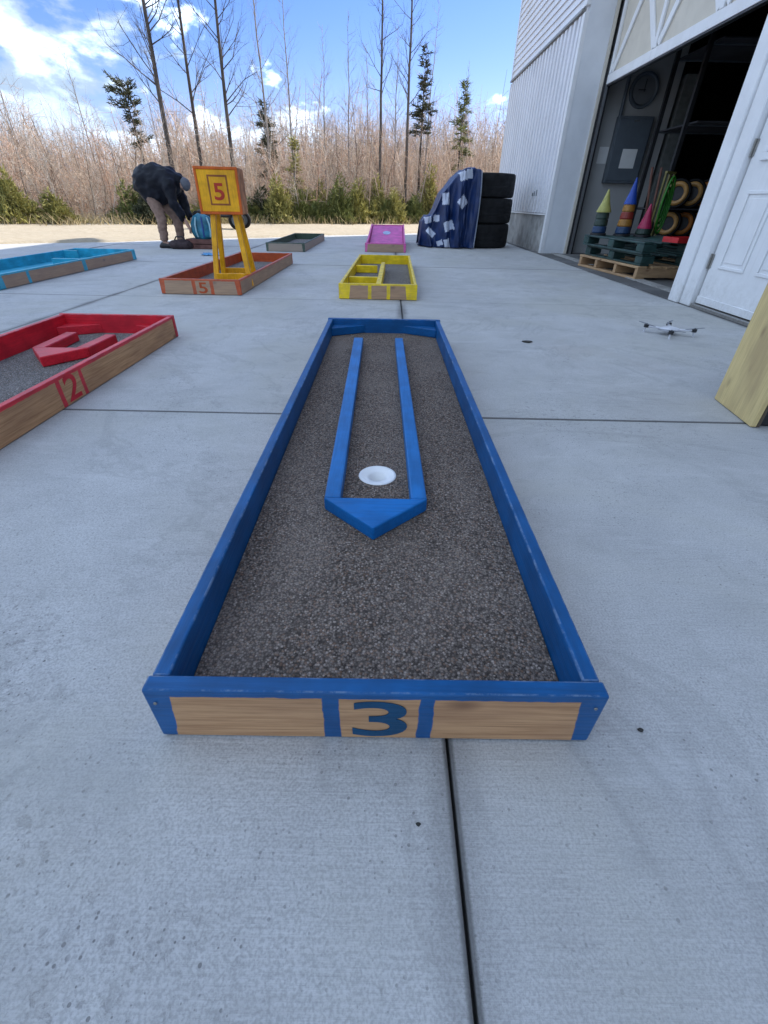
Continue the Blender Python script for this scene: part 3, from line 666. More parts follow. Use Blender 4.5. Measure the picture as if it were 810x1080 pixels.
# arrow shaped obstacle and golf cup
BP0, BP1 = paint('arrow_blue_lit_x', (0.003, 0.135, 0.41), 0), paint('arrow_blue_lit_y', (0.010, 0.145, 0.41), 1)  # frame blue made brighter: light on upward faces put into the colour
oz, ot = 0.0455, 0.082
tip_y, sh_y = 0.438, 0.564
def rail(x0a, x1a, x0b, x1b, y0, y1):
    return MB().prism([(x0a, y0), (x1a, y0), (x1b, y1), (x0b, y1)], oz, ot).build('rail', BP1, blue, bevel=0.004, seg=2)
rail(-0.141, -0.100, -0.162, -0.112, sh_y+0.0015, 2.155)
rail(0.077, 0.117, 0.061, 0.104, sh_y+0.0015, 2.165)
MB().prism([(-0.143, sh_y), (-0.015, tip_y), (0.119, sh_y)], oz, ot+0.0008).build('arrow_block', BP0, blue, bevel=0.004, seg=2)
MB().lathe([(0.054, 0.0005), (0.053, 0.0025), (0.046, 0.0026), (0.042, 0.000), (0.034, -0.003), (0.023, -0.005), (0.0215, -0.036), (0.0001, -0.036)], 36, (hx, hy, 0.045)).build('cup', simple('cup_plastic', (0.80, 0.80, 0.80), 0.35, 0.03), blue, smooth=True)
# screws on the front corner
scr = blue.children[0]
for (x, z) in ((0.318, 0.095), (-0.318, 0.093)):
    MB().lathe([(0.0001, 0.0012), (0.0022, 0.0012), (0.0028, 0.0)], 10, axis=1).build('screw', MAT['steel_dark'], scr).matrix_local = Matrix.Translation((x, -0.0015, z)) @ Matrix.Rotation(math.pi, 4, 'Z')

oz = 0.0215
RED = (0.60, 0.018, 0.035)
red, RP0, RP1 = course('red', 'red rimmed mini golf course with a 2 on its wooden side', (-1.588, 0.34, 0), 0.004, RED, carpet=CARPET_B, right_bars=((1.315, 0.025), (1.465, 0.022)), num='2', num_side='right', num_at=1.388, num_w=0.085, num_h=0.10, corner=(0.20, 0.11, 0.05))
MB().prism([(-0.178, 1.915), (-0.03, 1.745), (0.095, 1.925)], oz, 0.068).build('arrow_block', RP0, red, bevel=0.004)
MB().prism([(-0.178, 1.9165), (-0.118, 1.9185), (-0.135, 2.235), (-0.195, 2.235)], oz, 0.067).build('rail', RP1, red, bevel=0.004)
MB().prism([(0.035, 1.9235), (0.095, 1.9265), (0.098, 2.20), (0.040, 2.20)], oz, 0.067).build('rail', RP1, red, bevel=0.004)

ORG = (0.50, 0.085, 0.022)
org, OP0, OP1 = course('orange', 'red orange mini golf course under the yellow block on legs', (-1.625, 4.22, 0), -0.004, ORG, w=0.69, L=2.42, carpet=CARPET_B, front_bars=((-0.055, 0.03), (0.10, 0.03)), num='5', num_at=0.022, num_w=0.075, num_h=0.085, grey=0.35, weak=0.25)
# the yellow block on splayed legs inside that course
YEL = (0.90, 0.42, 0.008); yp = paint('block_yellow', YEL, 2); op = paint('block_orange', (0.62, 0.12, 0.012), 2); dk = paint('block_line', (0.30, 0.09, 0.02), 0)
blk = thing('block_tower', 'yellow wooden block on four legs marked with a red 5', 'obstacle', (-1.46, 4.62, 0.021), R(7))
bw, bz0, bz1, bd = 0.355, 0.555, 0.885, 0.33
sides_m = simple('block_side', (0.42, 0.17, 0.06), 0.7, 0.35, 14, 0.2)
MB().box(-bw/2, bw/2, 0, bd, bz0, bz1).build('block', sides_m, blk, bevel=0.006)
MB().box(-bw/2+0.02, bw/2-0.02, -0.008, -0.0008, bz0+0.02, bz1-0.02).build('front_panel', yp, blk, bevel=0.003)
for (a, b2, c, d) in ((-bw/2, bw/2, bz0, bz0+0.020), (-bw/2, bw/2, bz1-0.020, bz1), (-bw/2, -bw/2+0.020, bz0+0.0205, bz1-0.0205), (bw/2-0.020, bw/2, bz0+0.0205, bz1-0.0205)):
    MB().box(a, b2, -0.012, -0.0008, c, d).build('edge_strip', op, blk, bevel=0.002)
fx0, fx1, fz0, fz1, lw = -0.078, 0.085, bz0+0.065, bz1-0.055, 0.013
for (a, b2, c, d) in ((fx0, fx1, fz0, fz0+lw), (fx0, fx1, fz1-lw, fz1), (fx0, fx0+lw, fz0+lw, fz1-lw), (fx1-lw, fx1, fz0+lw, fz1-lw)):
    MB().box(a, b2, -0.0095, -0.0082, c, d).build('painted_line', dk, blk)
n = link('painted_number', text_mesh('5', 0.085, 0.12, 0.0015, offset=0.02), paint('block_number', (0.50, 0.04, 0.015), 0), blk); n.rotation_euler = (math.pi/2, 0, 0); n.location = (0.004, -0.0084, bz0+0.10)
for (sx, sy) in ((-1, 0), (1, 0), (-1, 1), (1, 1)):
    tx, ty = sx*0.095+0.005, 0.06+0.20*sy; bx_, by_ = sx*0.155+0.01, -0.02+0.36*sy
    w2 = 0.022; mb = MB()
    v = [(bx_-w2, by_-w2, 0.0), (bx_+w2, by_-w2, 0.0), (bx_+w2, by_+w2, 0.0), (bx_-w2, by_+w2, 0.0), (tx-w2, ty-w2, bz0-0.001), (tx+w2, ty-w2, bz0-0.001), (tx+w2, ty+w2, bz0-0.001), (tx-w2, ty+w2, bz0-0.001)]
    mb.add(v, [(0,3,2,1),(4,5,6,7),(0,1,5,4),(1,2,6,5),(2,3,7,6),(3,0,4,7)]); mb.build('leg', yp, blk, bevel=0.004)
MB().box(-0.13, 0.14, -0.052, -0.024, 0.045, 0.105).build('crossbar', yp, blk, bevel=0.003)
MB().box(-0.13, 0.14, 0.362, 0.39, 0.045, 0.105).build('crossbar', yp, blk, bevel=0.003)

YBX = (0.85, 0.60, 0.012)
yel, YP0, YP1 = course('yellow', 'bright yellow mini golf course with inner dividers, beyond the blue one', (-0.09, 4.15, 0), -0.012, YBX, w=0.662, L=2.5, carpet=CARPET_B, front_bars=((-0.07, 0.03), (0.09, 0.03)), grey=0.25, weak=0.45, end=0.085)
MB().box(-0.02, 0.025, 0.03, 1.75, oz, 0.112).build('divider', YP1, yel, bevel=0.004)
MB().box(-0.30, -0.021, 0.62, 0.665, oz, 0.095).build('divider', YP0, yel, bevel=0.004)
MB().box(-0.30, -0.06, 1.55, 1.595, oz, 0.095).build('divider', YP0, yel, bevel=0.004)

PNK = (0.68, 0.11, 0.36)
pnk, PP0, PP1 = course('pink', 'pink mini golf course with a raised ramp at its back', (-0.065, 8.5, 0), -0.01, PNK, w=0.672, L=2.45, h=0.13, grey=0.4, back_h=0.30, weak=0.5)
mb = MB(); mb.prism([(0.5, 0.022), (2.40, 0.022), (2.40, 0.285), (2.34, 0.285)], -0.30, 0.30, axis=0); mb.build('ramp', PP0, pnk)
for s in (-1, 1):
    mb = MB(); mb.prism([(0.35, 0.128), (2.42, 0.128), (2.42, 0.31), (2.30, 0.31)], *sorted((s*0.309, s*0.334)), axis=0); mb.build('side_wing', PP1, pnk)
lb = MB(); sl = Vector((1.84, 0.263)).normalized()
for (r_a) in (0.075,):
    pts_ = [(r_a*math.cos(2*math.pi*k/20), 2.1*r_a*math.sin(2*math.pi*k/20)) for k in range(20)]
    vv = [(-0.01+p, 0.5+sl.x*(1.2+q_)-sl.y*0.004, 0.022+sl.y*(1.2+q_)+sl.x*0.004) for p, q_ in pts_]; lb.add(vv, [tuple(range(20))])
lb.build('painted_target', paint('target_blue', (0.45, 0.55, 0.75), 0), pnk)

GRN = (0.05, 0.085, 0.06)
grnb, GP0, GP1 = course('green', 'dark green mini golf course far behind the orange one', (-1.68, 8.28, 0), 0.0, GRN, w=0.62, L=2.6, h=0.125, carpet=CARPET_B, grey=0.75, weak=0.4)
CYN = (0.03, 0.38, 0.54)
cyn, CP0, CP1 = course('cyan', 'sky blue mini golf course with wooden sides at far left', (-3.79, 4.22, 0), 0.0, CYN, w=0.80, L=2.55, h=0.12, carpet=paint('cyan_floor', (0.03, 0.36, 0.52), 1, 0.6), right_bars=((0.42, 0.04), (1.35, 0.07)), grey=0.45, weak=0.2, end=0.09)
MB().box(-0.40, -0.2, 2.26, 2.30, oz, 0.115).build('divider', CP0, cyn)
MB().box(-0.05, 0.30, 1.5, 1.55, oz, 0.10).build('divider', CP0, cyn)

# plywood panel on a dark stand at the right edge
LB = thing('display_stand', 'pale yellow plywood panel on a dark stand at the right edge', 'stand', (1.405, 1.60, 0.0), R(-8))
pine = wood('pale_pine', 2, ((0.70, 0.54, 0.25), (0.58, 0.43, 0.19)))
MB().box(0, 0.022, 0, 0.305, 0.003, 1.15).build('panel', pine, LB, bevel=0.002)
MB().box(0.0225, 0.032, -0.001, 0.304, 0.004, 1.149).build('backing', wood('dark_ply', 2, ((0.12, 0.09, 0.06), (0.07, 0.05, 0.03))), LB)
for y in (0.02, 0.24):
    MB().box(0.033, 0.075, y, y+0.045, 0.004, 1.12).build('post', MAT['black'], LB)
    MB().box(0.076, 0.42, y, y+0.045, 0.004, 0.05).build('foot', MAT['black'], LB)
    mb = MB(); mb.prism([(0.076, 0.62), (0.38, 0.052), (0.42, 0.052), (0.076, 0.70)], y, y+0.04, axis=1); mb.build('brace', MAT['black'], LB)
MB().box(0.034, 0.40, 0.066, 0.239, 0.052, 0.55).build('ballast_box', MAT['black'], LB, bevel=0.01)

# toy drone
dr = thing('toy_drone', 'small white toy drone resting on the concrete by the entry door', 'drone', (1.86, 3.10, 0.0), R(20)); dr.scale = (1.12, 1.12, 0.62)
prop = simple('prop_grey', (0.16, 0.17, 0.19), 0.5); wp = simple('drone_white', (0.62, 0.62, 0.66), 0.35, 0.06, 20)
MB().lathe([(0.0001, 0.035), (0.035, 0.037), (0.045, 0.05), (0.038, 0.066), (0.018, 0.076), (0.0001, 0.078)], 18, wob=lambda a, z: 1+0.35*abs(math.cos(a))).build('body', wp, dr, smooth=True)
for k in range(4):
    a = R(45+90*k); ex, ey = 0.125*math.cos(a), 0.125*math.sin(a)
    arm = MB().tube([(0.03*math.cos(a), 0.03*math.sin(a), 0.055), (ex, ey, 0.062)], [0.011, 0.008], 8).build('arm', wp, dr)
    MB().lathe([(0.0001, 0.05), (0.014, 0.05), (0.014, 0.078), (0.004, 0.080), (0.004, 0.088), (0.0001, 0.088)], 12, (ex, ey, 0)).build('motor', MAT['black'], arm)
    rot = R(30+50*k)
    pr = MB().box(-0.07, 0.07, -0.006, 0.006, 0.082, 0.085).build('propeller', prop, arm); pr.rotation_euler = (0, 0, rot); pr.location = (ex, ey, 0)
    MB().tube([(ex, ey, 0.05), (ex*1.05, ey*1.05, 0.001)], [0.006, 0.005], 6).build('foot', wp, dr)
MB().lathe([(0.0001, 0.012), (0.014, 0.014), (0.018, 0.026), (0.014, 0.036), (0.0001, 0.037)], 12, (0.02, 0, 0)).build('camera_pod', MAT['black'], dr, smooth=True)

# ------------------------------------------------------------------ tyres under a tarp
TX, TY = 1.66, 10.25
for k, (rr, z0, z1, dx, dy) in enumerate(((0.60, 0.002, 0.385, 0.04, 0.0), (0.60, 0.390, 0.775, 0.045, 0.01), (0.545, 0.780, 1.14, 0.09, -0.02))):
    hgt = z1-z0; zc = hgt/2; n = 96
    prof = [(rr*0.56, zc-hgt*0.30), (rr*0.60, zc-hgt*0.42), (rr*0.78, zc-hgt*0.5), (rr*0.945, zc-hgt*0.49), (rr*0.985, zc-hgt*0.44), (rr*0.998, zc-hgt*0.32)]
    for g in (-0.16, 0.0, 0.16):
        prof += [(rr, zc+hgt*(g-0.05)), (rr*0.996, zc+hgt*(g-0.045)), (rr*0.996, zc+hgt*(g-0.01)), (rr, zc+hgt*(g-0.005))]
    prof += [(rr*0.998, zc+hgt*0.32), (rr*0.985, zc+hgt*0.44), (rr*0.945, zc+hgt*0.49), (rr*0.78, zc+hgt*0.5), (rr*0.60, zc+hgt*0.42), (rr*0.56, zc+hgt*0.30)]
    def lug(a, z, rr=rr, zc=zc, hgt=hgt):
        e = abs(z-zc)/hgt
        return 1-0.003*(e > 0.2)*(math.sin(a*24+(3 if z > zc else 0)) > 0.55)
    t = thing('tractor_tyre', ('big black tyre at the bottom of the tarp covered stack', 'big black tyre in the middle of the tarp covered stack', 'big black tyre on top of the tarp covered stack')[k], 'tyre', (TX+dx, TY+dy, z0), 0, 'stacked tyres')
    MB().lathe(prof, n, wob=lug, closed=True).build('casing', MAT['rubber'], t, smooth=False)
    MB().lathe([(rr*0.80, hgt-0.004), (rr*0.83, hgt+0.001), (rr*0.86, hgt-0.004)], 60).build('bead_ring', simple('scuffed_rubber', (0.10, 0.10, 0.10), 0.7), t)
# tarp: a sheet that follows the stack and slumps on the ground to the left
nu, nv = 150, 170
tb = MB(); UV = []
for i in range(nu+1):
    u = i/nu                                           # 0 at the open edge, 1 at the far left tail
    x = 1.56-0.98*u-0.02*math.sin(9*u)
    top = np.interp(u, [0, 0.10, 0.28, 0.47, 0.66, 0.745, 0.80, 0.9, 0.97, 1.0], [1.18, 1.205, 1.19, 1.07, 0.84, 0.60, 0.50, 0.50, 0.42, 0.05])
    dpt = np.interp(u, [0, 0.2, 0.5, 0.8, 1.0], [0.66, 0.67, 0.62, 0.50, 0.34])     # half depth along y
    for j in range(nv+1):
        v = j/nv; a = (v-0.5)*2                       # -1 front ground, 0 over the top, 1 back ground
        s = abs(a); ex = 0.34
        yy = math.copysign(dpt*min(1, (s/0.36))**1.0 if s < 0.36 else dpt*(1+0.10*(s-0.36)/0.64), a)
        zz = top-0.02*(s/0.36)**2 if s < 0.36 else (top-0.02)*(1-((s-0.36)/0.64)**0.96)
        fold = 0.05*math.sin(u*24+2.0*mnoise.noise((u*4, v*3, 0)))*min(1, max(0, (s-0.28)/0.4)) + 0.08*mnoise.noise((u*7, v*6, 2.2))+0.022*mnoise.noise((u*22, v*15, 5.2))
        sgn = -1 if a < 0 else 1
        yy += sgn*fold*1.3; zz = max(0.012+0.01*abs(fold)*10, zz+0.35*fold*(1 if s < 0.5 else 0.5))
        tb.v.append((x+0.5*fold*(u-0.2)+(0.03*math.sin(8*v) if u < 0.05 else 0), TY-0.02+yy, zz)); UV.append((u, v))
# white printed blocks on the hanging front of the sheet (x, z, half width, half height, turn) and two on the back
patches = [(1.30, 1.09, 0.11, 0.065, 0.25), (0.99, 0.75, 0.062, 0.085, 0.1), (1.28, 0.71, 0.075, 0.075, 0.75), (1.07, 0.35, 0.085, 0.075, 0.3), (0.70, 0.43, 0.06, 0.05, 0.2), (0.85, 0.46, 0.05, 0.05, 0.0), (0.76, 0.24, 0.085, 0.045, -0.7), (1.06, 0.07, 0.05, 0.075, 0.3), (0.93, 0.08, 0.05, 0.04, 0.4)]
for i in range(nu):
    for j in range(nv):
        a = i*(nv+1)+j; tb.f.append((a, a+1, a+nv+2, a+nv+1)); mi = 2 if i < 3 else 0
        cx, cy, cz = (tb.v[a][k]*0.5+tb.v[a+nv+2][k]*0.5 for k in range(3))
        if i >= 3 and (j < nv*0.42 or cx > 1.5):
            for (px_, pz_, hw, hh, rt) in patches:
                dx, dz = cx-px_, cz-pz_; c_, s_ = math.cos(rt), math.sin(rt)
                if abs(dx*c_+dz*s_) < hw and abs(-dx*s_+dz*c_) < hh: mi = 1
        tb.m.append(mi)
tarp = tb.build('tarp', [simple('tarp_blue', (0.004, 0.021, 0.09), 0.5, 0.25, 7, 0.2), simple('tarp_white', (0.52, 0.56, 0.66), 0.6, 0.1, 9, 0.2), simple('tarp_hem', (0.40, 0.45, 0.55), 0.6, 0.1)], smooth=True)
sd_ = tarp.modifiers.new('thickness', 'SOLIDIFY'); sd_.thickness = 0.004
tag(tarp, 'navy blue tarp with white squares slumped over the tyre stack', 'tarp')

# ------------------------------------------------------------------ person bending over
def skinned(name, verts, edges, radii, mats, parent, sub=2, root=0, smooth=True):
    me = bpy.data.meshes.new(name); me.from_pydata(verts, edges, []); o = bpy.data.objects.new(name, me); C.objects.link(o)
    o.modifiers.new('skin', 'SKIN'); ss = o.modifiers.new('sub', 'SUBSURF'); ss.levels = sub; ss.render_levels = sub
    for i, r in enumerate(radii):
        me.skin_vertices[0].data[i].radius = r if hasattr(r, '__len__') else (r, r)
        me.skin_vertices[0].data[i].use_root = (i == root)
    dg = bpy.context.evaluated_depsgraph_get(); m2 = bpy.data.meshes.new_from_object(o.evaluated_get(dg)); bpy.data.objects.remove(o)
    m2.polygons.foreach_set('use_smooth', [smooth]*len(m2.polygons)); m2.materials.clear()
    return link(name, m2, mats, parent)
pr_ = thing('person', 'person in dark jacket and beige trousers bending down over a bag', 'person', (-3.76, 8.59, 0.0))
skin_m = simple('skin', (0.45, 0.26, 0.19), 0.55, 0.08, 20); trous = simple('beige_trousers', (0.26, 0.165, 0.125), 0.85, 0.12, 16, 0.2); jack = simple('dark_jacket', (0.007, 0.008, 0.014), 0.6, 0.35, 9, 0.3, spec=0.25); shoe = simple('black_shoes', (0.018, 0.017, 0.018), 0.5, 0.2); grey_h = simple('grey_cap', (0.12, 0.125, 0.145), 0.8, 0.1, 20)
# one continuous body: pelvis, spine, neck, head, legs, arms, fingers
V, Ed, Rd = [], [], []
def vtx(p, r, prev=None):
    V.append(p); Rd.append(r); i = len(V)-1
    if prev is not None: Ed.append((prev, i))
    return i
pel = vtx((-0.04, 0.0, 0.83), (0.15, 0.13)); sp1 = vtx((0.10, 0, 0.92), (0.14, 0.13), pel); sp2 = vtx((0.26, 0, 0.95), (0.15, 0.13), sp1); nk = vtx((0.40, 0, 0.91), (0.06, 0.06), sp2)
hd0 = vtx((0.47, 0, 0.89), (0.075, 0.075), nk); hd1 = vtx((0.52, 0.0, 0.845), (0.085, 0.08), hd0); hd2 = vtx((0.55, 0, 0.79), (0.055, 0.05), hd1)
for s in (-1, 1):
    xo = 0.10 if s > 0 else -0.08
    hp = vtx((-0.01, s*0.09, 0.76), 0.10, pel); kn = vtx((0.16+xo*0.9, s*0.11, 0.43), 0.062, hp); cf = vtx((0.15+xo, s*0.115, 0.28), 0.056, kn); an = vtx((0.13+xo, s*0.12, 0.08), 0.038, cf); to = vtx((0.27+xo, s*0.13, 0.035), (0.035, 0.03), an)
    sh = vtx((0.33, s*0.16, 0.88), 0.065, sp2); el = vtx((0.38, s*0.20, 0.60), 0.045, sh); wr = vtx((0.49, s*0.14, 0.36), 0.03, el)
    pm_ = vtx((0.515, s*0.13, 0.31), (0.034, 0.02), wr)
    for k in range(4):
        a1 = vtx((0.525+0.008*(1.5-abs(k-1.5)), s*(0.10+0.018*k), 0.255), 0.009, pm_); a2 = vtx((0.515+0.008*(1.5-abs(k-1.5)), s*(0.10+0.018*k), 0.215-0.006*(1.5-abs(k-1.5))), 0.0075, a1)
    tb1 = vtx((0.50, s*0.085, 0.29), 0.010, pm_); vtx((0.505, s*0.072, 0.255), 0.008, tb1)
body = skinned('body', V, Ed, Rd, [skin_m], pr_, 2)
# trousers
V, Ed, Rd = [], [], []
pel = vtx((-0.05, 0, 0.80), (0.17, 0.16)); vtx((0.02, 0, 0.90), (0.16, 0.15), pel)
for s in (-1, 1):
    xo = 0.10 if s > 0 else -0.08
    hp = vtx((0.0, s*0.095, 0.72), 0.12, pel); kn = vtx((0.16+xo*0.9, s*0.11, 0.43), 0.083, hp); cf = vtx((0.15+xo, s*0.115, 0.25), 0.074, kn); vtx((0.135+xo, s*0.12, 0.085), 0.066, cf)
tro = skinned('trousers', V, Ed, Rd, [trous], pr_, 3)
for v in tro.data.vertices:
    p = v.co; v.co = p+v.normal*(0.012*mnoise.noise((p.x*9, p.y*9, p.z*22))+0.008*mnoise.noise((p.x*18, p.y*18, p.z*40)))
# jacket: loose puffed shell, blobs and sleeves fused into one surface
mbj = MB()
def blob(cx, cy, cz, rx, ry, rz, n=20):
    m = 12; v = [(cx+rx*math.sin(math.pi*(i+0.001)/m)*math.cos(2*math.pi*k/n), cy+ry*math.sin(math.pi*(i+0.001)/m)*math.sin(2*math.pi*k/n), cz+rz*math.cos(math.pi*(i+0.001)/m)) for i in range(m) for k in range(n)]+[(cx, cy, cz-rz)]
    f = [tuple(range(n))]+[(i*n+k, (i+1)*n+k, (i+1)*n+(k+1) % n, i*n+(k+1) % n) for i in range(m-1) for k in range(n)]+[((m-1)*n+k, m*n, (m-1)*n+(k+1) % n) for k in range(n)]
    mbj.add(v, f)
for b in ((-0.04, 0, 0.86, 0.235, 0.25, 0.235), (0.10, 0, 0.86, 0.27, 0.26, 0.265), (0.27, 0, 0.89, 0.21, 0.24, 0.20), (0.40, 0, 0.91, 0.12, 0.13, 0.12), (0.03, 0, 0.72, 0.19, 0.21, 0.13), (0.12, 0, 0.71, 0.17, 0.2, 0.13)): blob(*b)
for s in (-1, 1):
    mbj.tube([(0.33, s*0.17, 0.90), (0.35, s*0.20, 0.74), (0.375, s*0.20, 0.60), (0.43, s*0.175, 0.48), (0.475, s*0.15, 0.385)], [0.095, 0.088, 0.075, 0.062, 0.052], 12)
jk = mbj.build('jacket', jack, pr_)
rm = jk.modifiers.new('fuse', 'REMESH'); rm.mode = 'VOXEL'; rm.voxel_size = 0.02
sm_ = jk.modifiers.new('soft', 'SMOOTH'); sm_.factor = 0.6; sm_.iterations = 7
bpy.context.view_layer.update(); dg = bpy.context.evaluated_depsgraph_get(); m2 = bpy.data.meshes.new_from_object(jk.evaluated_get(dg)); jk.modifiers.clear(); jk.data = m2
m2.polygons.foreach_set('use_smooth', [True]*len(m2.polygons))
for v in jk.data.vertices:
    p = v.co; n_ = 0.026*mnoise.noise((p.x*6, p.y*6, p.z*9))+0.022*mnoise.noise((p.x*13, p.y*13, p.z*17)); v.co = p+v.normal*n_
for s in (-1, 1):
    xo = 0.10 if s > 0 else -0.08
    mb = MB(); sec = [(-0.07, 0.045, 0.05), (-0.04, 0.05, 0.085), (0.03, 0.045, 0.09), (0.10, 0.048, 0.07), (0.16, 0.046, 0.05), (0.20, 0.025, 0.035)]
    n = 10; vv = []
    for (x, hw, hh) in sec: vv += [(x, hw*math.cos(2*math.pi*k/n), max(0.0, hh*0.5+hh*0.5*math.sin(2*math.pi*k/n))) for k in range(n)]
    f = [(i*n+k, i*n+(k+1) % n, (i+1)*n+(k+1) % n, (i+1)*n+k) for i in range(len(sec)-1) for k in range(n)]+[tuple(range(n)), tuple((len(sec)-1)*n+k for k in range(n))]
    mb.add(vv, f); o = mb.build('shoe', shoe, pr_, smooth=True); o.location = (0.125+xo, s*0.12, 0.001)
# cap and face
hc = Vector((0.515, 0, 0.86)); ax = Vector((0.64, 0, -0.77)).normalized()        # from crown away to chin
cp = MB(); cp.lathe([(0.0001, 0.095), (0.048, 0.086), (0.080, 0.054), (0.092, 0.012), (0.091, -0.01), (0.086, -0.012)], 20)
o = cp.build('cap', grey_h, pr_, smooth=True); o.location = hc; o.rotation_euler = Vector((0.95, 0, 0.30)).to_track_quat('Z', 'Y').to_euler()
for s in (-1, 1):
    MB().lathe([(0.0001, 0.008), (0.006, 0.006), (0.009, 0)], 8).build('eye', MAT['black'], pr_).location = (0.565, s*0.03, 0.785)
    MB().lathe([(0.0001, 0.012), (0.014, 0.01), (0.022, 0)], 10, axis=1).build('ear', skin_m, pr_).matrix_local = Matrix.Translation((0.50, s*0.078, 0.83)) @ Matrix.Rotation(0 if s > 0 else math.pi, 4, 'Z')

# bags at the person's feet
bgm = simple('dark_bag', (0.035, 0.02, 0.022), 0.8, 0.4, 14, 0.4); bgr = simple('brown_crate', (0.12, 0.045, 0.035), 0.7, 0.3, 10)
def lumpy(name, label, cat, loc, sx, sy, sz, m, parts=None, seed=0.0):
    t = thing(name, label, cat, loc); mb = MB(); prof = [(0.0001, 0), (0.8, 0.0), (1.0, 0.25), (0.98, 0.6), (0.75, 0.9), (0.3, 1.0), (0.0001, 1.0)]
    mb.lathe(prof, 24); o = mb.build('bag_body', m, t, smooth=True)
    for v in o.data.vertices:
        p = v.co.copy(); k = 1+0.13*mnoise.noise((p.x*2+seed, p.y*2, p.z*2)); v.co = Vector((p.x*sx*k, p.y*sy*k, p.z*sz*(1+0.1*mnoise.noise((p.x*3, p.y*3, seed)))))
    return t
t = lumpy('duffel_bag', 'low black bag on the ground at the bending person\'s feet', 'bag', (-3.42, 8.42, 0.0), 0.20, 0.12, 0.13, bgm, seed=3)
MB().tube([(-0.10, 0, 0.11), (-0.05, -0.02, 0.17), (0.05, -0.02, 0.17), (0.10, 0, 0.11)], 0.01, 6).build('handle', MAT['black'], t)
t = thing('wooden_crate', 'low brown crate under the teal bag beside the person', 'crate', (-3.10, 8.58, 0.0))
for z in (0.0, 0.075):
    for y in (-0.16, 0.145): MB().box(-0.21, 0.21, y, y+0.015, z, z+0.065).build('slat', bgr, t)
    for x in (-0.225, 0.2105): MB().box(x, x+0.0145, -0.16, 0.16, z, z+0.065).build('slat', bgr, t)
MB().box(-0.20, 0.20, -0.144, 0.144, 0.0, 0.012).build('crate_floor', bgr, t)
MB().box(-0.20, 0.20, -0.144, 0.144, 0.125, 0.137).build('crate_lid', bgr, t)
teal = simple('teal_fabric', (0.02, 0.16, 0.24), 0.45, 0.5, 6, 0.2); pale = simple('pale_teal', (0.35, 0.55, 0.60), 0.5, 0.1)
t = lumpy('teal_bag', 'round teal and blue bag standing on the low brown crate', 'bag', (-3.06, 8.56, 0.139), 0.185, 0.15, 0.34, teal, seed=8)
for k, ang in enumerate((-1.9, -1.3, -0.7)):
    pts_ = [(0.188*math.cos(ang)*q_, 0.155*math.sin(ang)*q_, z) for q_, z in ((0.9, 0.03), (1.03, 0.1), (1.03, 0.2), (0.82, 0.3))]
    MB().tube(pts_, 0.012, 6).build('stripe', pale if k != 1 else simple('deep_blue', (0.02, 0.06, 0.25), 0.5), t)
b_ = MB(); g_ = 9
for i in range(g_+1):
    for j in range(g_+1):
        x, y = (i/g_-0.5)*0.26, (j/g_-0.5)*0.2; b_.v.append((x, y, 0.008+0.05*max(0, mnoise.noise((x*14, y*14, 1.0)))+0.02*max(0, mnoise.noise((x*30, y*30, 4.0)))))
for i in range(g_):
    for j in range(g_): a = i*(g_+1)+j; b_.f.append((a, a+1, a+g_+2, a+g_+1)); b_.m.append(0)
o = b_.build('cloth', simple('light_blue_cloth', (0.10, 0.30, 0.55), 0.8), smooth=True); o.location = (-2.62, 7.5, 0.002); o.modifiers.new('thickness', 'SOLIDIFY').thickness = 0.006
tag(o, 'crumpled light blue cloth on the concrete behind the orange course', 'cloth')
# low cart far behind the block
t = thing('garden_cart', 'black garden cart standing far behind the yellow block', 'cart', (-4.42, 13.9, 0.03))
MB().box(-0.52, 0.52, -0.3, 0.3, 0.26, 0.42).build('tub', MAT['black'], t, bevel=0.03)
for x in (-0.48, 0.48):
    for y in (-0.34, 0.28):
        wch = MB().lathe([(0.13, -0.05), (0.17, -0.06), (0.2, -0.04), (0.2, 0.04), (0.17, 0.06), (0.13, 0.05)], 20, (x, y, 0.2), axis=1, closed=True).build('wheel', MAT['rubber'], t)
        MB().lathe([(0.0001, -0.03), (0.129, -0.03), (0.129, 0.03), (0.0001, 0.03)], 16, (x, y, 0.2), axis=1).build('hub', MAT['panel_grey'], wch)
    MB().tube([(x, -0.4, 0.2), (x, 0.35, 0.2)], 0.02, 8).build('axle', MAT['black'], t)
    MB().tube([(x, -0.06, 0.2), (x, -0.06, 0.33)], 0.02, 8).build('strut', MAT['black'], t)

# ------------------------------------------------------------------ woodland
def bark(name, a, b_):
    m, t, b = mk(name); q = NB(t); p = q.pos(); n = q.noise(p, 9, 5, 0.6, stretch=(1, 1, 0.3)); n2 = q.noise(p, 1.1, 3)
    c = q.mix(q.rng(n, 0.35, 0.65), a, b_); c = q.mix(q.rng(n2, 0.35, 0.7, 0, 0.4), c, [x*1.25 for x in b_])
    t.links.new(c, b.inputs['Base Color']); b.inputs['Roughness'].default_value = 0.9; b.inputs['Specular IOR Level'].default_value = 0.2; return m
B_TAN = bark('tan_twigs', (0.44, 0.32, 0.23), (0.64, 0.50, 0.38)); B_GRY = bark('grey_twigs', (0.42, 0.35, 0.28), (0.62, 0.54, 0.45)); B_RED = bark('reddish_twigs', (0.42, 0.25, 0.17), (0.58, 0.38, 0.27))
B_TRK = bark('tree_bark', (0.05, 0.042, 0.036), (0.115, 0.10, 0.088)); B_BIR = bark('pale_bark', (0.20, 0.17, 0.15), (0.36, 0.32, 0.28))
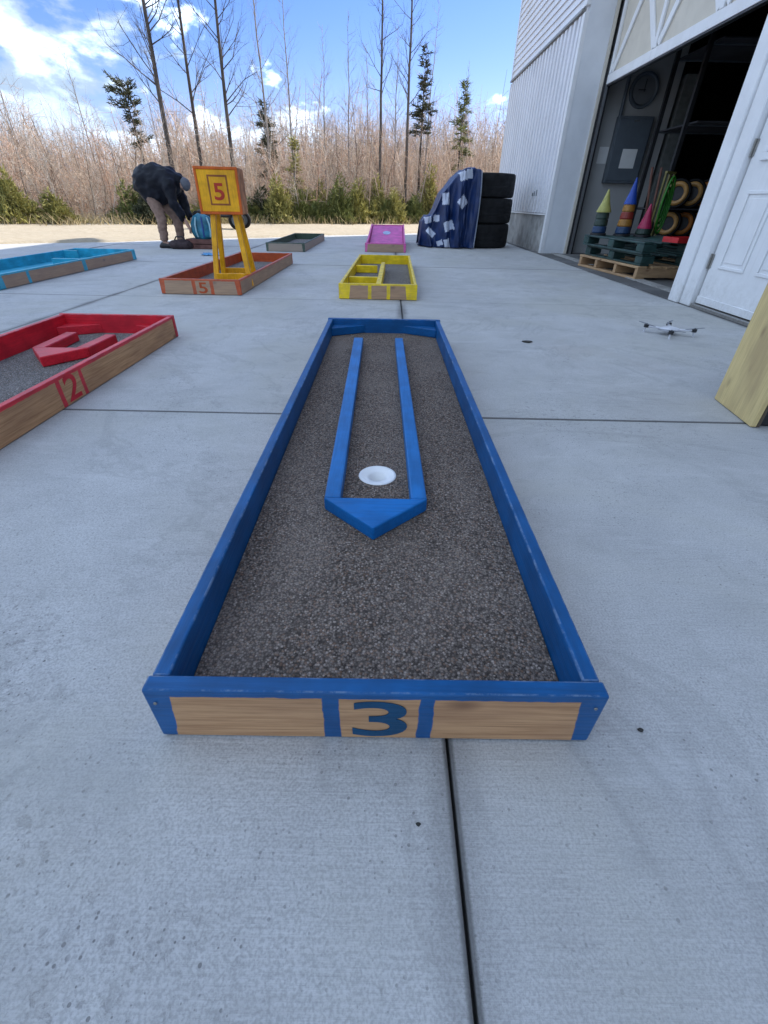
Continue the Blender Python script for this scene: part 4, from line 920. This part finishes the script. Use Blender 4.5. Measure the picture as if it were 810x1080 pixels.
def needles(name, a, b_):
    m, t, b = mk(name); q = NB(t); p = q.pos(); n = q.noise(p, 6, 4)
    c = q.mix(q.rng(n, 0.35, 0.65), a, b_)
    t.links.new(c, b.inputs['Base Color']); b.inputs['Roughness'].default_value = 0.7; b.inputs['Specular IOR Level'].default_value = 0.25
    tr = q.n('ShaderNodeBsdfTranslucent'); t.links.new(c, tr.inputs[0]); mx_ = q.n('ShaderNodeMixShader'); mx_.inputs[0].default_value = 0.4
    t.links.new(b.outputs[0], mx_.inputs[1]); t.links.new(tr.outputs[0], mx_.inputs[2]); t.links.new(mx_.outputs[0], t.nodes['Material Output'].inputs[0])
    return m
N_DK = needles('dark_needles', (0.06, 0.07, 0.04), (0.13, 0.14, 0.08)); N_OL = needles('olive_needles', (0.28, 0.27, 0.08), (0.54, 0.50, 0.18)); N_MD = needles('green_needles', (0.15, 0.18, 0.055), (0.30, 0.32, 0.11))
def edge_front(x): return 20.6+0.52*(x-1.0) if x < 1 else 20.6+0.2*(x-1)
# mass of saplings and brush, far too many to count
Np = 7500
xs = rng.uniform(-34, 13, Np*3); dp = rng.beta(1.0, 1.7, Np*3)*24
ys = np.array([edge_front(x) for x in xs])+dp
ok = (ys > 6) & (xs/ys > -1.35) & (xs/ys < 0.55); xs, ys, dp = xs[ok][:Np], ys[ok][:Np], dp[ok][:Np]; Np = len(xs)
dist = np.hypot(xs, ys); hgt = (0.45+0.118*ys)*np.clip(rng.normal(0.80, 0.19, Np), 0.3, 1.3)*(1+0.12*np.sin(xs*0.9+ys*0.4)+0.08*np.sin(xs*2.3-ys))
P0, P1, A0, A1, MI = [], [], [], [], []
pick = rng.choice(4, Np, p=[0.40, 0.28, 0.16, 0.16])
lean = rng.normal(0, 0.17, (Np, 2)); bow = rng.normal(0, 0.07, (Np, 2))
base = np.stack([xs, ys, np.zeros(Np)], 1)
mid = base+np.stack([(lean[:, 0]*0.45+bow[:, 0])*hgt, (lean[:, 1]*0.45+bow[:, 1])*hgt, hgt*0.5], 1); tipp = base+np.stack([lean[:, 0]*hgt+rng.normal(0, 0.05, Np), lean[:, 1]*hgt, hgt], 1)
rb = (0.005+0.0045*hgt)*rng.uniform(0.4, 1.35, Np)
P0 += [base, mid]; P1 += [mid, tipp]; A0 += [rb, rb*0.7]; A1 += [rb*0.7, rb*0.15]; MI += [pick, pick]
for k in range(18):
    t = rng.uniform(0.12, 0.95, Np); st = np.where(t[:, None] < 0.5, base+(mid-base)*(t*2)[:, None], mid+(tipp-mid)*(t*2-1)[:, None])
    az = rng.uniform(0, 2*np.pi, Np); ln = hgt*rng.uniform(0.10, 0.36, Np)*(1.1-t*0.7); up = rng.uniform(-0.25, 1.3, Np)
    d = np.stack([np.cos(az), np.sin(az), up], 1); d /= np.linalg.norm(d, axis=1, keepdims=True)
    en = st+d*ln[:, None]; r = rb*0.42*(1.1-t*0.6)
    P0.append(st); P1.append(en); A0.append(r); A1.append(r*0.3); MI.append(pick)
    for q_ in range(1 if k % 3 else 2):
        s2 = st+(en-st)*rng.uniform(0.3, 0.8, (Np, 1)); d2 = d+rng.normal(0, 0.8, (Np, 3)); d2 /= np.linalg.norm(d2, axis=1, keepdims=True)
        P0.append(s2); P1.append(s2+d2*(ln*0.55)[:, None]); A0.append(r*0.55); A1.append(r*0.2); MI.append(pick)
me = sticks_mesh('thicket', np.concatenate(P0), np.concatenate(P1), np.concatenate(A0), np.concatenate(A1), 3, np.concatenate(MI))
tag(link('thicket', me, [B_TAN, B_GRY, B_RED, bark('dark_twigs', (0.13, 0.09, 0.065), (0.24, 0.185, 0.14))]), 'dense leafless tan brush and saplings behind the yard', 'thicket', kind='stuff')
# dry grass fringe at the foot of the brush
Ng = 9000; gx = rng.uniform(-30, 9, Ng); gy = np.array([edge_front(x) for x in gx])+rng.normal(-0.1, 0.5, Ng); okk = gy > 5; gx, gy = gx[okk], gy[okk]; Ng = len(gx)
g0 = np.stack([gx, gy, np.zeros(Ng)], 1); gl = rng.uniform(0.08, 0.32, Ng); gd = np.stack([rng.normal(0, 0.5, Ng), rng.normal(0, 0.5, Ng), np.ones(Ng)], 1)
me = sticks_mesh('dry_grass', g0, g0+gd*gl[:, None], 0.010, 0.002, 3)
tag(link('dry_grass', me, [bark('dry_grass', (0.34, 0.26, 0.13), (0.50, 0.40, 0.22))]), 'pale dry grass along the foot of the brush', 'grass', kind='stuff')

def bare_tree(label, x, y, h, r, seed, mat, lean=(0, 0), first=0.35, dens=1.0, spread=0.22):
    rg = np.random.default_rng(seed)
    t = thing('bare_tree', label, 'tree', (x, y, 0), 0, 'tall leafless trees')
    n = 12; pts = []; wx = rg.normal(0, 0.05, n+1).cumsum()*0.5; wy = rg.normal(0, 0.05, n+1).cumsum()*0.5
    for i in range(n+1):
        f = i/n; pts.append(Vector((lean[0]*f*h+wx[i]*f, lean[1]*f*h+wy[i]*f, h*f)))
    rad = [r*(1-0.93*(i/n)**1.15) for i in range(n+1)]
    MB().tube(pts, rad, 7).build('trunk', mat, t, smooth=True)
    q0, q1, c0, c1 = [], [], [], []
    def grow(p, d, L, rr, depth):
        segs = 3; 
        for s in range(segs):
            d2 = d+Vector(rg.normal(0, 0.16, 3)); d2.z += 0.10; d2.normalize(); e = p+d2*(L/segs); rn = rr*(1-0.26)
            q0.append(p); q1.append(e); c0.append(rr); c1.append(rn)
            if depth > 0:
                for _ in range(2 if depth > 1 else int(1+rg.integers(0, 3))):
                    dd = d2+Vector(rg.normal(0, 0.6, 3)); dd.z += 0.2; dd.normalize(); grow(e, dd, L*rg.uniform(0.35, 0.6), rn*0.55, depth-1)
            p, d, rr = e, d2, rn
    nb = int(34*dens)
    for k in range(nb):
        f = first+(1-first)*(k+rg.uniform(0, 1))/nb*0.97; i = min(n-1, int(f*n)); p = pts[i].lerp(pts[i+1], f*n-i)
        a = rg.uniform(0, 2*math.pi); d = Vector((math.cos(a), math.sin(a), rg.uniform(0.45, 1.1))).normalized()
        grow(p, d, h*spread*(1.15-f)*rg.uniform(0.6, 1.2), max(0.006, rad[i]*0.36), 2 if f < 0.8 else 1)
    me = sticks_mesh('branches', [tuple(v) for v in q0], [tuple(v) for v in q1], c0, c1, 3); tag(link('branches', me, [mat], t), kind='stuff'); return t
# (label, px-derived x at its depth, y, height, radius ...)
TR = [('leftmost tall dark leafless tree behind the bending person', -7.0, 17.7, 9.5, 0.082, B_TRK, (0.035, 0), 0.30, 1.2, 0.20),
      ('tall leafless tree between the leftmost dark tree and the block', -6.25, 18.3, 9.0, 0.066, B_TRK, (0.035, 0), 0.30, 1.0, 0.18),
      ('tall leafless tree directly above the yellow block', -5.15, 18.0, 9.0, 0.070, B_TRK, (0.030, 0), 0.30, 1.1, 0.20),
      ('slim grey leafless tree right of the yellow block', -4.35, 20.0, 7.4, 0.050, B_BIR, (0.02, 0), 0.28, 1.0, 0.18),
      ('pale slim leafless tree above the green course', -3.75, 21.5, 7.2, 0.045, B_BIR, (0.0, 0), 0.30, 1.0, 0.18),
      ('short forked leafless tree at the middle of the brush', -2.6, 22.0, 5.6, 0.04, B_BIR, (0.0, 0), 0.35, 1.0, 0.22),
      ('tall straight leafless tree above the pink course', -0.42, 20.6, 8.6, 0.062, B_TRK, (0.004, 0), 0.40, 0.8, 0.15),
      ('dark trunked leafless tree rising right of the pink course', 0.56, 20.6, 8.6, 0.066, B_TRK, (0.0, 0), 0.38, 0.9, 0.16),
      ('thin leafless tree beside the dark conifer', 1.35, 23.0, 6.6, 0.04, B_BIR, (0.01, 0), 0.35, 0.9, 0.18),
      ('slim leafless tree next to the building edge', 2.95, 24.0, 5.2, 0.035, B_BIR, (0.0, 0), 0.35, 0.9, 0.2),
      ('forked grey tree in the middle between the block and pink course', -1.75, 23.0, 6.2, 0.045, B_BIR, (0.01, 0), 0.32, 1.0, 0.2),
      ('thin grey tree just left of the straight tree above pink course', -1.0, 24.5, 5.8, 0.04, B_BIR, (-0.01, 0), 0.35, 1.0, 0.2),
      ('slim grey tree between the two straight dark trunks', 0.15, 24.0, 6.3, 0.042, B_BIR, (0.0, 0), 0.35, 1.0, 0.2),
      ('grey leafless tree at the far left under the clouds', -13.2, 20.0, 4.6, 0.04, B_BIR, (0.0, 0), 0.35, 1.0, 0.22),
      ('thin leafless tree left of the broken topped conifer', -10.6, 20.0, 4.5, 0.035, B_BIR, (0.01, 0), 0.35, 1.0, 0.22)]
for k, (lab, x, y, h, r, m, ln, fi, de, spd) in enumerate(TR): bare_tree(lab, x, y, h, r, 100+k, m, ln, fi, de, spd)

def conifer(label, x, y, h, r, w, seed, nm, z_first=0.35, dens=1.0, droop=0.1, group='conifers in the woodland'):
    rg = np.random.default_rng(seed); t = thing('conifer_tree', label, 'tree', (x, y, 0), 0, group)
    MB().tube([(0, 0, 0), (rg.normal(0, 0.03), 0, h*0.5), (rg.normal(0, 0.03), 0, h)], [r, r*0.65, r*0.08], 7).build('trunk', B_TRK, t, smooth=True)
    q0, q1, c0, c1, n0, n1 = [], [], [], [], [], []
    z = h*z_first
    while z < h*0.985:
        f = (z-h*z_first)/(h*(1-z_first)); L = w*((1-f)**0.7 if 'flat' not in label else 0.45+0.35*f)*rg.uniform(0.35, 1.3)+0.05
        for k in range(int(rg.integers(1, 5)*dens)+1):
            a = rg.uniform(0, 2*math.pi); Lb = L*rg.uniform(0.5, 1.15); d = Vector((math.cos(a), math.sin(a), 0.35*f-droop+rg.normal(0, 0.18))); p = Vector((0, 0, z+rg.uniform(-0.05, 0.05)))
            e = p+d*Lb; q0.append(p); q1.append(e); c0.append(0.014); c1.append(0.004)
            m = max(7, int(Lb*60))
            for s in range(m):
                g = 0.2+0.8*s/m; b0 = p.lerp(e, g); sd = Vector((-d.y, d.x, 0))*rg.choice([-1, 1]); dd = (d*0.7+sd*rg.uniform(0.3, 1.0)+Vector((0, 0, rg.uniform(-0.25, 0.45)))).normalized()
                b0 = b0+Vector(rg.normal(0, 0.025, 3)); dd = (dd+Vector(rg.normal(0, 0.35, 3))).normalized(); n0.append(b0); n1.append(b0+dd*rg.uniform(0.07, 0.24)*(1.15-0.5*g))
        z += rg.uniform(0.10, 0.2)*(1.2-0.5*f)*max(0.8, h/5)
    tag(link('limbs', sticks_mesh('limbs', [tuple(v) for v in q0], [tuple(v) for v in q1], c0, c1, 3), [B_TRK], t), kind='stuff')
    tag(link('crown', sticks_mesh('crown', [tuple(v) for v in n0], [tuple(v) for v in n1], 0.015, 0.005, 3), [nm], t), kind='stuff'); return t
conifer('dark conifer with a bare lower trunk, tallest near the building', 1.12, 22.0, 5.25, 0.06, 0.55, 11, N_DK, 0.55, 1.6, 0.05)
conifer('small slender conifer beside the building corner', 2.75, 23.0, 4.55, 0.045, 0.62, 12, N_MD, 0.42, 1.1, 0.15)
conifer('ragged conifer with a flat windswept top behind the bending person', -8.7, 19.6, 3.75, 0.06, 0.85, 13, N_DK, 0.6, 1.3, -0.05)
conifer('small conifer poking above the brush right of the block', -4.7, 21.5, 3.6, 0.05, 0.6, 14, N_DK, 0.4, 1.0, 0.1)
conifer('narrow conifer half hidden in brush above the green course', -3.35, 19.5, 2.4, 0.04, 0.5, 15, N_OL, 0.1, 1.0, 0.05)
conifer('little conifer top right of the yellow block top', -5.1, 24.0, 3.4, 0.05, 0.5, 16, N_DK, 0.4, 1.2, 0.1)
conifer('thin young conifer behind the slender conifer', 3.3, 27.0, 4.1, 0.04, 0.5, 17, N_DK, 0.4, 0.9, 0.1)

def shrub(label, x, y, h, w, seed, nm):
    rg = np.random.default_rng(seed); t = thing('evergreen_shrub', label, 'shrub', (x, y, 0), 0, 'evergreen shrubs at the woodland foot')
    n = int(1500*(w*h)**0.6)+400; zz = rg.beta(1.2, 1.6, n); rr = w*(1-zz)**0.7*np.sqrt(rg.uniform(0.1, 1, n)); az = rg.uniform(0, 2*np.pi, n)
    rr *= 1+0.55*np.sin(az*3+seed)*np.cos(zz*7+seed)+0.3*np.sin(az*7+zz*11)
    zz = zz*(0.75+0.35*np.sin(az*2+seed*1.7)*np.cos(az*5))
    p = np.stack([rr*np.cos(az), rr*np.sin(az), 0.04+zz*h], 1); d = np.stack([np.cos(az)*0.8, np.sin(az)*0.8, np.full(n, 0.8)], 1)+rg.normal(0, 0.5, (n, 3)); d /= np.linalg.norm(d, axis=1, keepdims=True)
    tag(link('foliage', sticks_mesh('foliage', p, p+d*rg.uniform(0.06, 0.17, n)[:, None], 0.020, 0.005, 3), [nm], t), kind='stuff')
    st = MB()
    for k in range(4): a = k*1.6+seed; st.tube([(0, 0, 0), (0.15*w*math.cos(a), 0.15*w*math.sin(a), h*0.5), (0.3*w*math.cos(a), 0.3*w*math.sin(a), h*0.8)], [0.02, 0.012, 0.005], 5)
    st.build('stems', B_TRK, t)
SH = [(-10.3, 0.95, 0.55, N_OL, 'olive shrub at the far left edge of the brush'), (-9.6, 0.6, 0.5, N_OL, 'low olive shrub second from the left edge'), (-7.9, 0.8, 0.5, N_MD, 'green shrub left of the bending person'), (-7.3, 0.75, 0.45, N_DK, 'dark shrub directly behind the bending person'),
      (-5.85, 0.7, 0.42, N_OL, 'olive shrub between the person and the yellow block'), (-4.35, 0.8, 0.45, N_DK, 'dark shrub just right of the yellow block'), (-3.75, 1.05, 0.5, N_OL, 'tall olive shrub above the green course left end'), (-3.1, 0.75, 0.5, N_MD, 'green shrub above the green course'),
      (-2.45, 0.95, 0.5, N_OL, 'olive shrub above the green course right end'), (-1.8, 1.1, 0.55, N_MD, 'bushy green shrub left of the pink course'), (-1.15, 1.0, 0.55, N_OL, 'yellowish shrub behind the pink course left side'), (-0.5, 1.15, 0.55, N_OL, 'bushy yellowish shrub behind the pink course'), (0.15, 0.8, 0.45, N_OL, 'olive shrub right behind the pink course'),
      (0.9, 0.7, 0.4, N_MD, 'low green shrub just left of the tarp'), (1.5, 1.5, 0.5, N_OL, 'tall thin olive shrub above the tarp')]
for k, (x, h, w, m, lab) in enumerate(SH): shrub(lab, x, edge_front(x)-0.15+0.5*((k*7) % 3)/2, h*1.25, w*1.15, 40+k, m)

# the low green band in front of the brush goes on between the larger shrubs
for k in range(26):
    x = -4.7+k*0.245+random.uniform(-0.1, 0.1) if k < 24 else -6.6+0.9*(k-24)
    shrub('small olive evergreen in the low green band along the brush', x, edge_front(x)+random.uniform(-0.35, 0.45), random.uniform(0.5, 1.05), random.uniform(0.28, 0.5), 200+k, random.choice((N_OL, N_OL, N_MD)))
